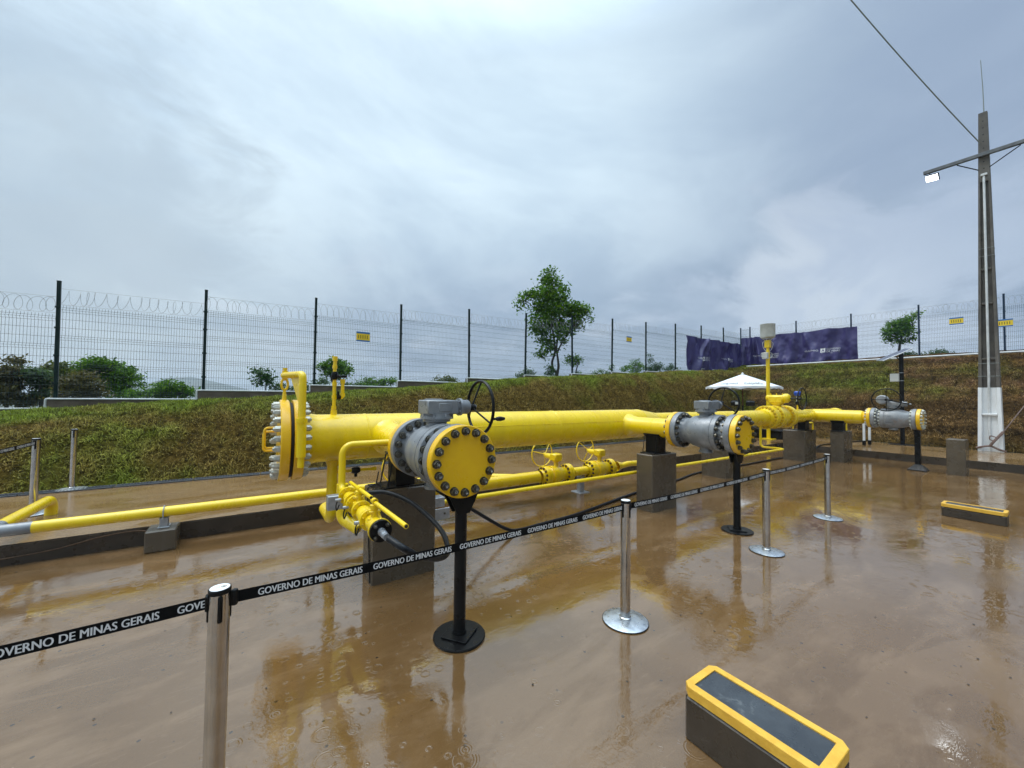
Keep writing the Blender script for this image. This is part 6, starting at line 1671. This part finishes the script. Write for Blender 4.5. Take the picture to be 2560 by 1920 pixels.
def belt(a, c, label, z=.896, hgt=.049, x_start=None, n=5, pitch=.495, tw=.44, th=.030, z0=0):
    a = Vector((a[0], a[1], z + z0)); c = Vector((c[0], c[1], z + z0)); d = (c - a).normalized()
    L = (c - a).length; nn_ = Vector((d.y, -d.x, 0))         # towards the viewer side
    s0, s1 = .052, L - .040
    t = thing('queue_belt', label, 'belt', a, 'black lettered queue belts')
    N = 40
    def P(s, h):
        k = (s - s0) / (s1 - s0)
        return a + d * s + Vector((0, 0, h - .012 * math.sin(math.pi * k))) + nn_ * (.004 * math.sin(k * 9))
    mb = MB(); vs = []
    for i in range(N + 1):
        s = s0 + (s1 - s0) * i / N
        for h, o in ((-hgt / 2, .0009), (hgt / 2, .0009), (hgt / 2, -.0009), (-hgt / 2, -.0009)): vs.append(P(s, h) + nn_ * o)
    fs = [(i * 4 + j, i * 4 + (j + 1) % 4, (i + 1) * 4 + (j + 1) % 4, (i + 1) * 4 + j) for i in range(N) for j in range(4)] + [(3, 2, 1, 0), (N * 4, N * 4 + 1, N * 4 + 2, N * 4 + 3)]
    mb.add(vs, fs); mb.build('webbing', M['belt'], t, smooth=0, recalc=True)
    m_ = MB(); s = x_start
    while s < s1 + tw:
        # the print is cut where the belt enters its post
        for dx, up_ in ((-.0010, .0016), (.0010, .0019)):      # printed slightly bold
            t_ = MB(); text_on(t_, 'GOVERNO DE MINAS GERAIS', (s + dx, 0, -th / 2), (1, 0, 0), (0, 0, 1), tw, th, .006)
            keep = [f for f in t_.f if all(s0 + .002 < t_.v[i][0] < s1 - .002 for i in f)]
            if keep: m_.add([P(p[0], p[2]) + nn_ * up_ for p in t_.v], keep)
        s += pitch
    m_.build('lettering', M['text_white'], t, smooth=0)
    # end clip and cassette mouth
    MB().lathe(a + d * .052 + Vector((0, 0, -.036)), (0, 0, 1), [(0, 0), (.004, .011), (.010, .013), (.062, .013), (.068, .011), (.070, 0)], 14).build('end_clip', M['black'], t, smooth=40)
    MB().obox(c - d * .042, d, nn_, (0, 0, 1), (.012, .030, .066), .004).build('mouth', M['black'], t, smooth=0)
    return t
belt((-2.68, 2.05), q1, 'black lettered belt at the lower left corner, left of the nearest chrome post', x_start=-1.007)
belt(q1, q2, 'black lettered belt crossing in front of the nearest black stand', x_start=.137)
belt(q2, q3, 'black lettered belt in front of the streaked pedestal, between second and third posts', x_start=.11)
belt(q3, q4, 'black lettered belt at the far right end, between the last two chrome posts', x_start=.12)
belt((-2.28, 5.2), (-2.243, 7.459), 'black lettered belt over the raised slab at the left picture edge', x_start=-.2, z0=SLAB_Z)

# ================================================================== LOW BUMPER BLOCKS
BB = 'low blocks with yellow rims'
def bumper(x0, x1, y0, y1, z, label):
    t = thing('wheel_stop', label, 'wheel stop', ((x0 + x1) / 2, (y0 + y1) / 2, 0), BB)
    MB().box((x0, y0, -.01), (x1, y1, z - .052), .016).build('block', M['concrete'] if False else M['kerb_face'], t, smooth=0)
    w = .037; mb = MB()
    # rim: chamfered frame round the top
    def ringp(o, zz_, ch): 
        a0, a1, b0, b1 = x0 - o, x1 + o, y0 - o, y1 + o
        return [(a0 + ch, b0, zz_), (a1 - ch, b0, zz_), (a1, b0 + ch, zz_), (a1, b1 - ch, zz_), (a1 - ch, b1, zz_), (a0 + ch, b1, zz_), (a0, b1 - ch, zz_), (a0, b0 + ch, zz_)]
    rings = [ringp(.003, z - .050, .03), ringp(.004, z - .003, .03), ringp(.0015, z, .029), ringp(-w, z, .001), ringp(-w, z - .02, .001)]
    vs = [p for r in rings for p in r]
    fs = [(k * 8 + i, k * 8 + (i + 1) % 8, (k + 1) * 8 + (i + 1) % 8, (k + 1) * 8 + i) for k in range(4) for i in range(8)]
    mb.add(vs, fs); mb.build('yellow_rim', M['yellow_kerb'], t, smooth=0, recalc=False)
    MB().box((x0 + w - .006, y0 + w - .006, z - .06), (x1 - w + .006, y1 - w + .006, z - .006), .003).build('dark_top', M['pad_dark'], t, smooth=0)
    return t
bumper(1.925, 2.195, .605, 1.215, .277, 'nearest low block with thick yellow rim and dark wet top, at the lower right')
bumper(8.90, 9.17, .68, 1.31, .192, 'far low block with yellow rim, standing on the wet yard at the right')

# ================================================================== AIR
hz, b = new_mat('humid air')
pv = b.n('ShaderNodeVolumePrincipled', ins={'Color': (.80, .90, 1.0, 1), 'Density': .00045, 'Anisotropy': .2})
b.n('ShaderNodeOutputMaterial', ins={'Volume': pv})
zl_ = float(LZ.min()) - 1.0; zh_ = max(float(LZ.max()), 19.0) + 1.0
ob = MB().box((-3100, -3100, zl_), (3100, 3100, zh_)).build('haze', hz, smooth=0)
tag(ob, kind='stuff')
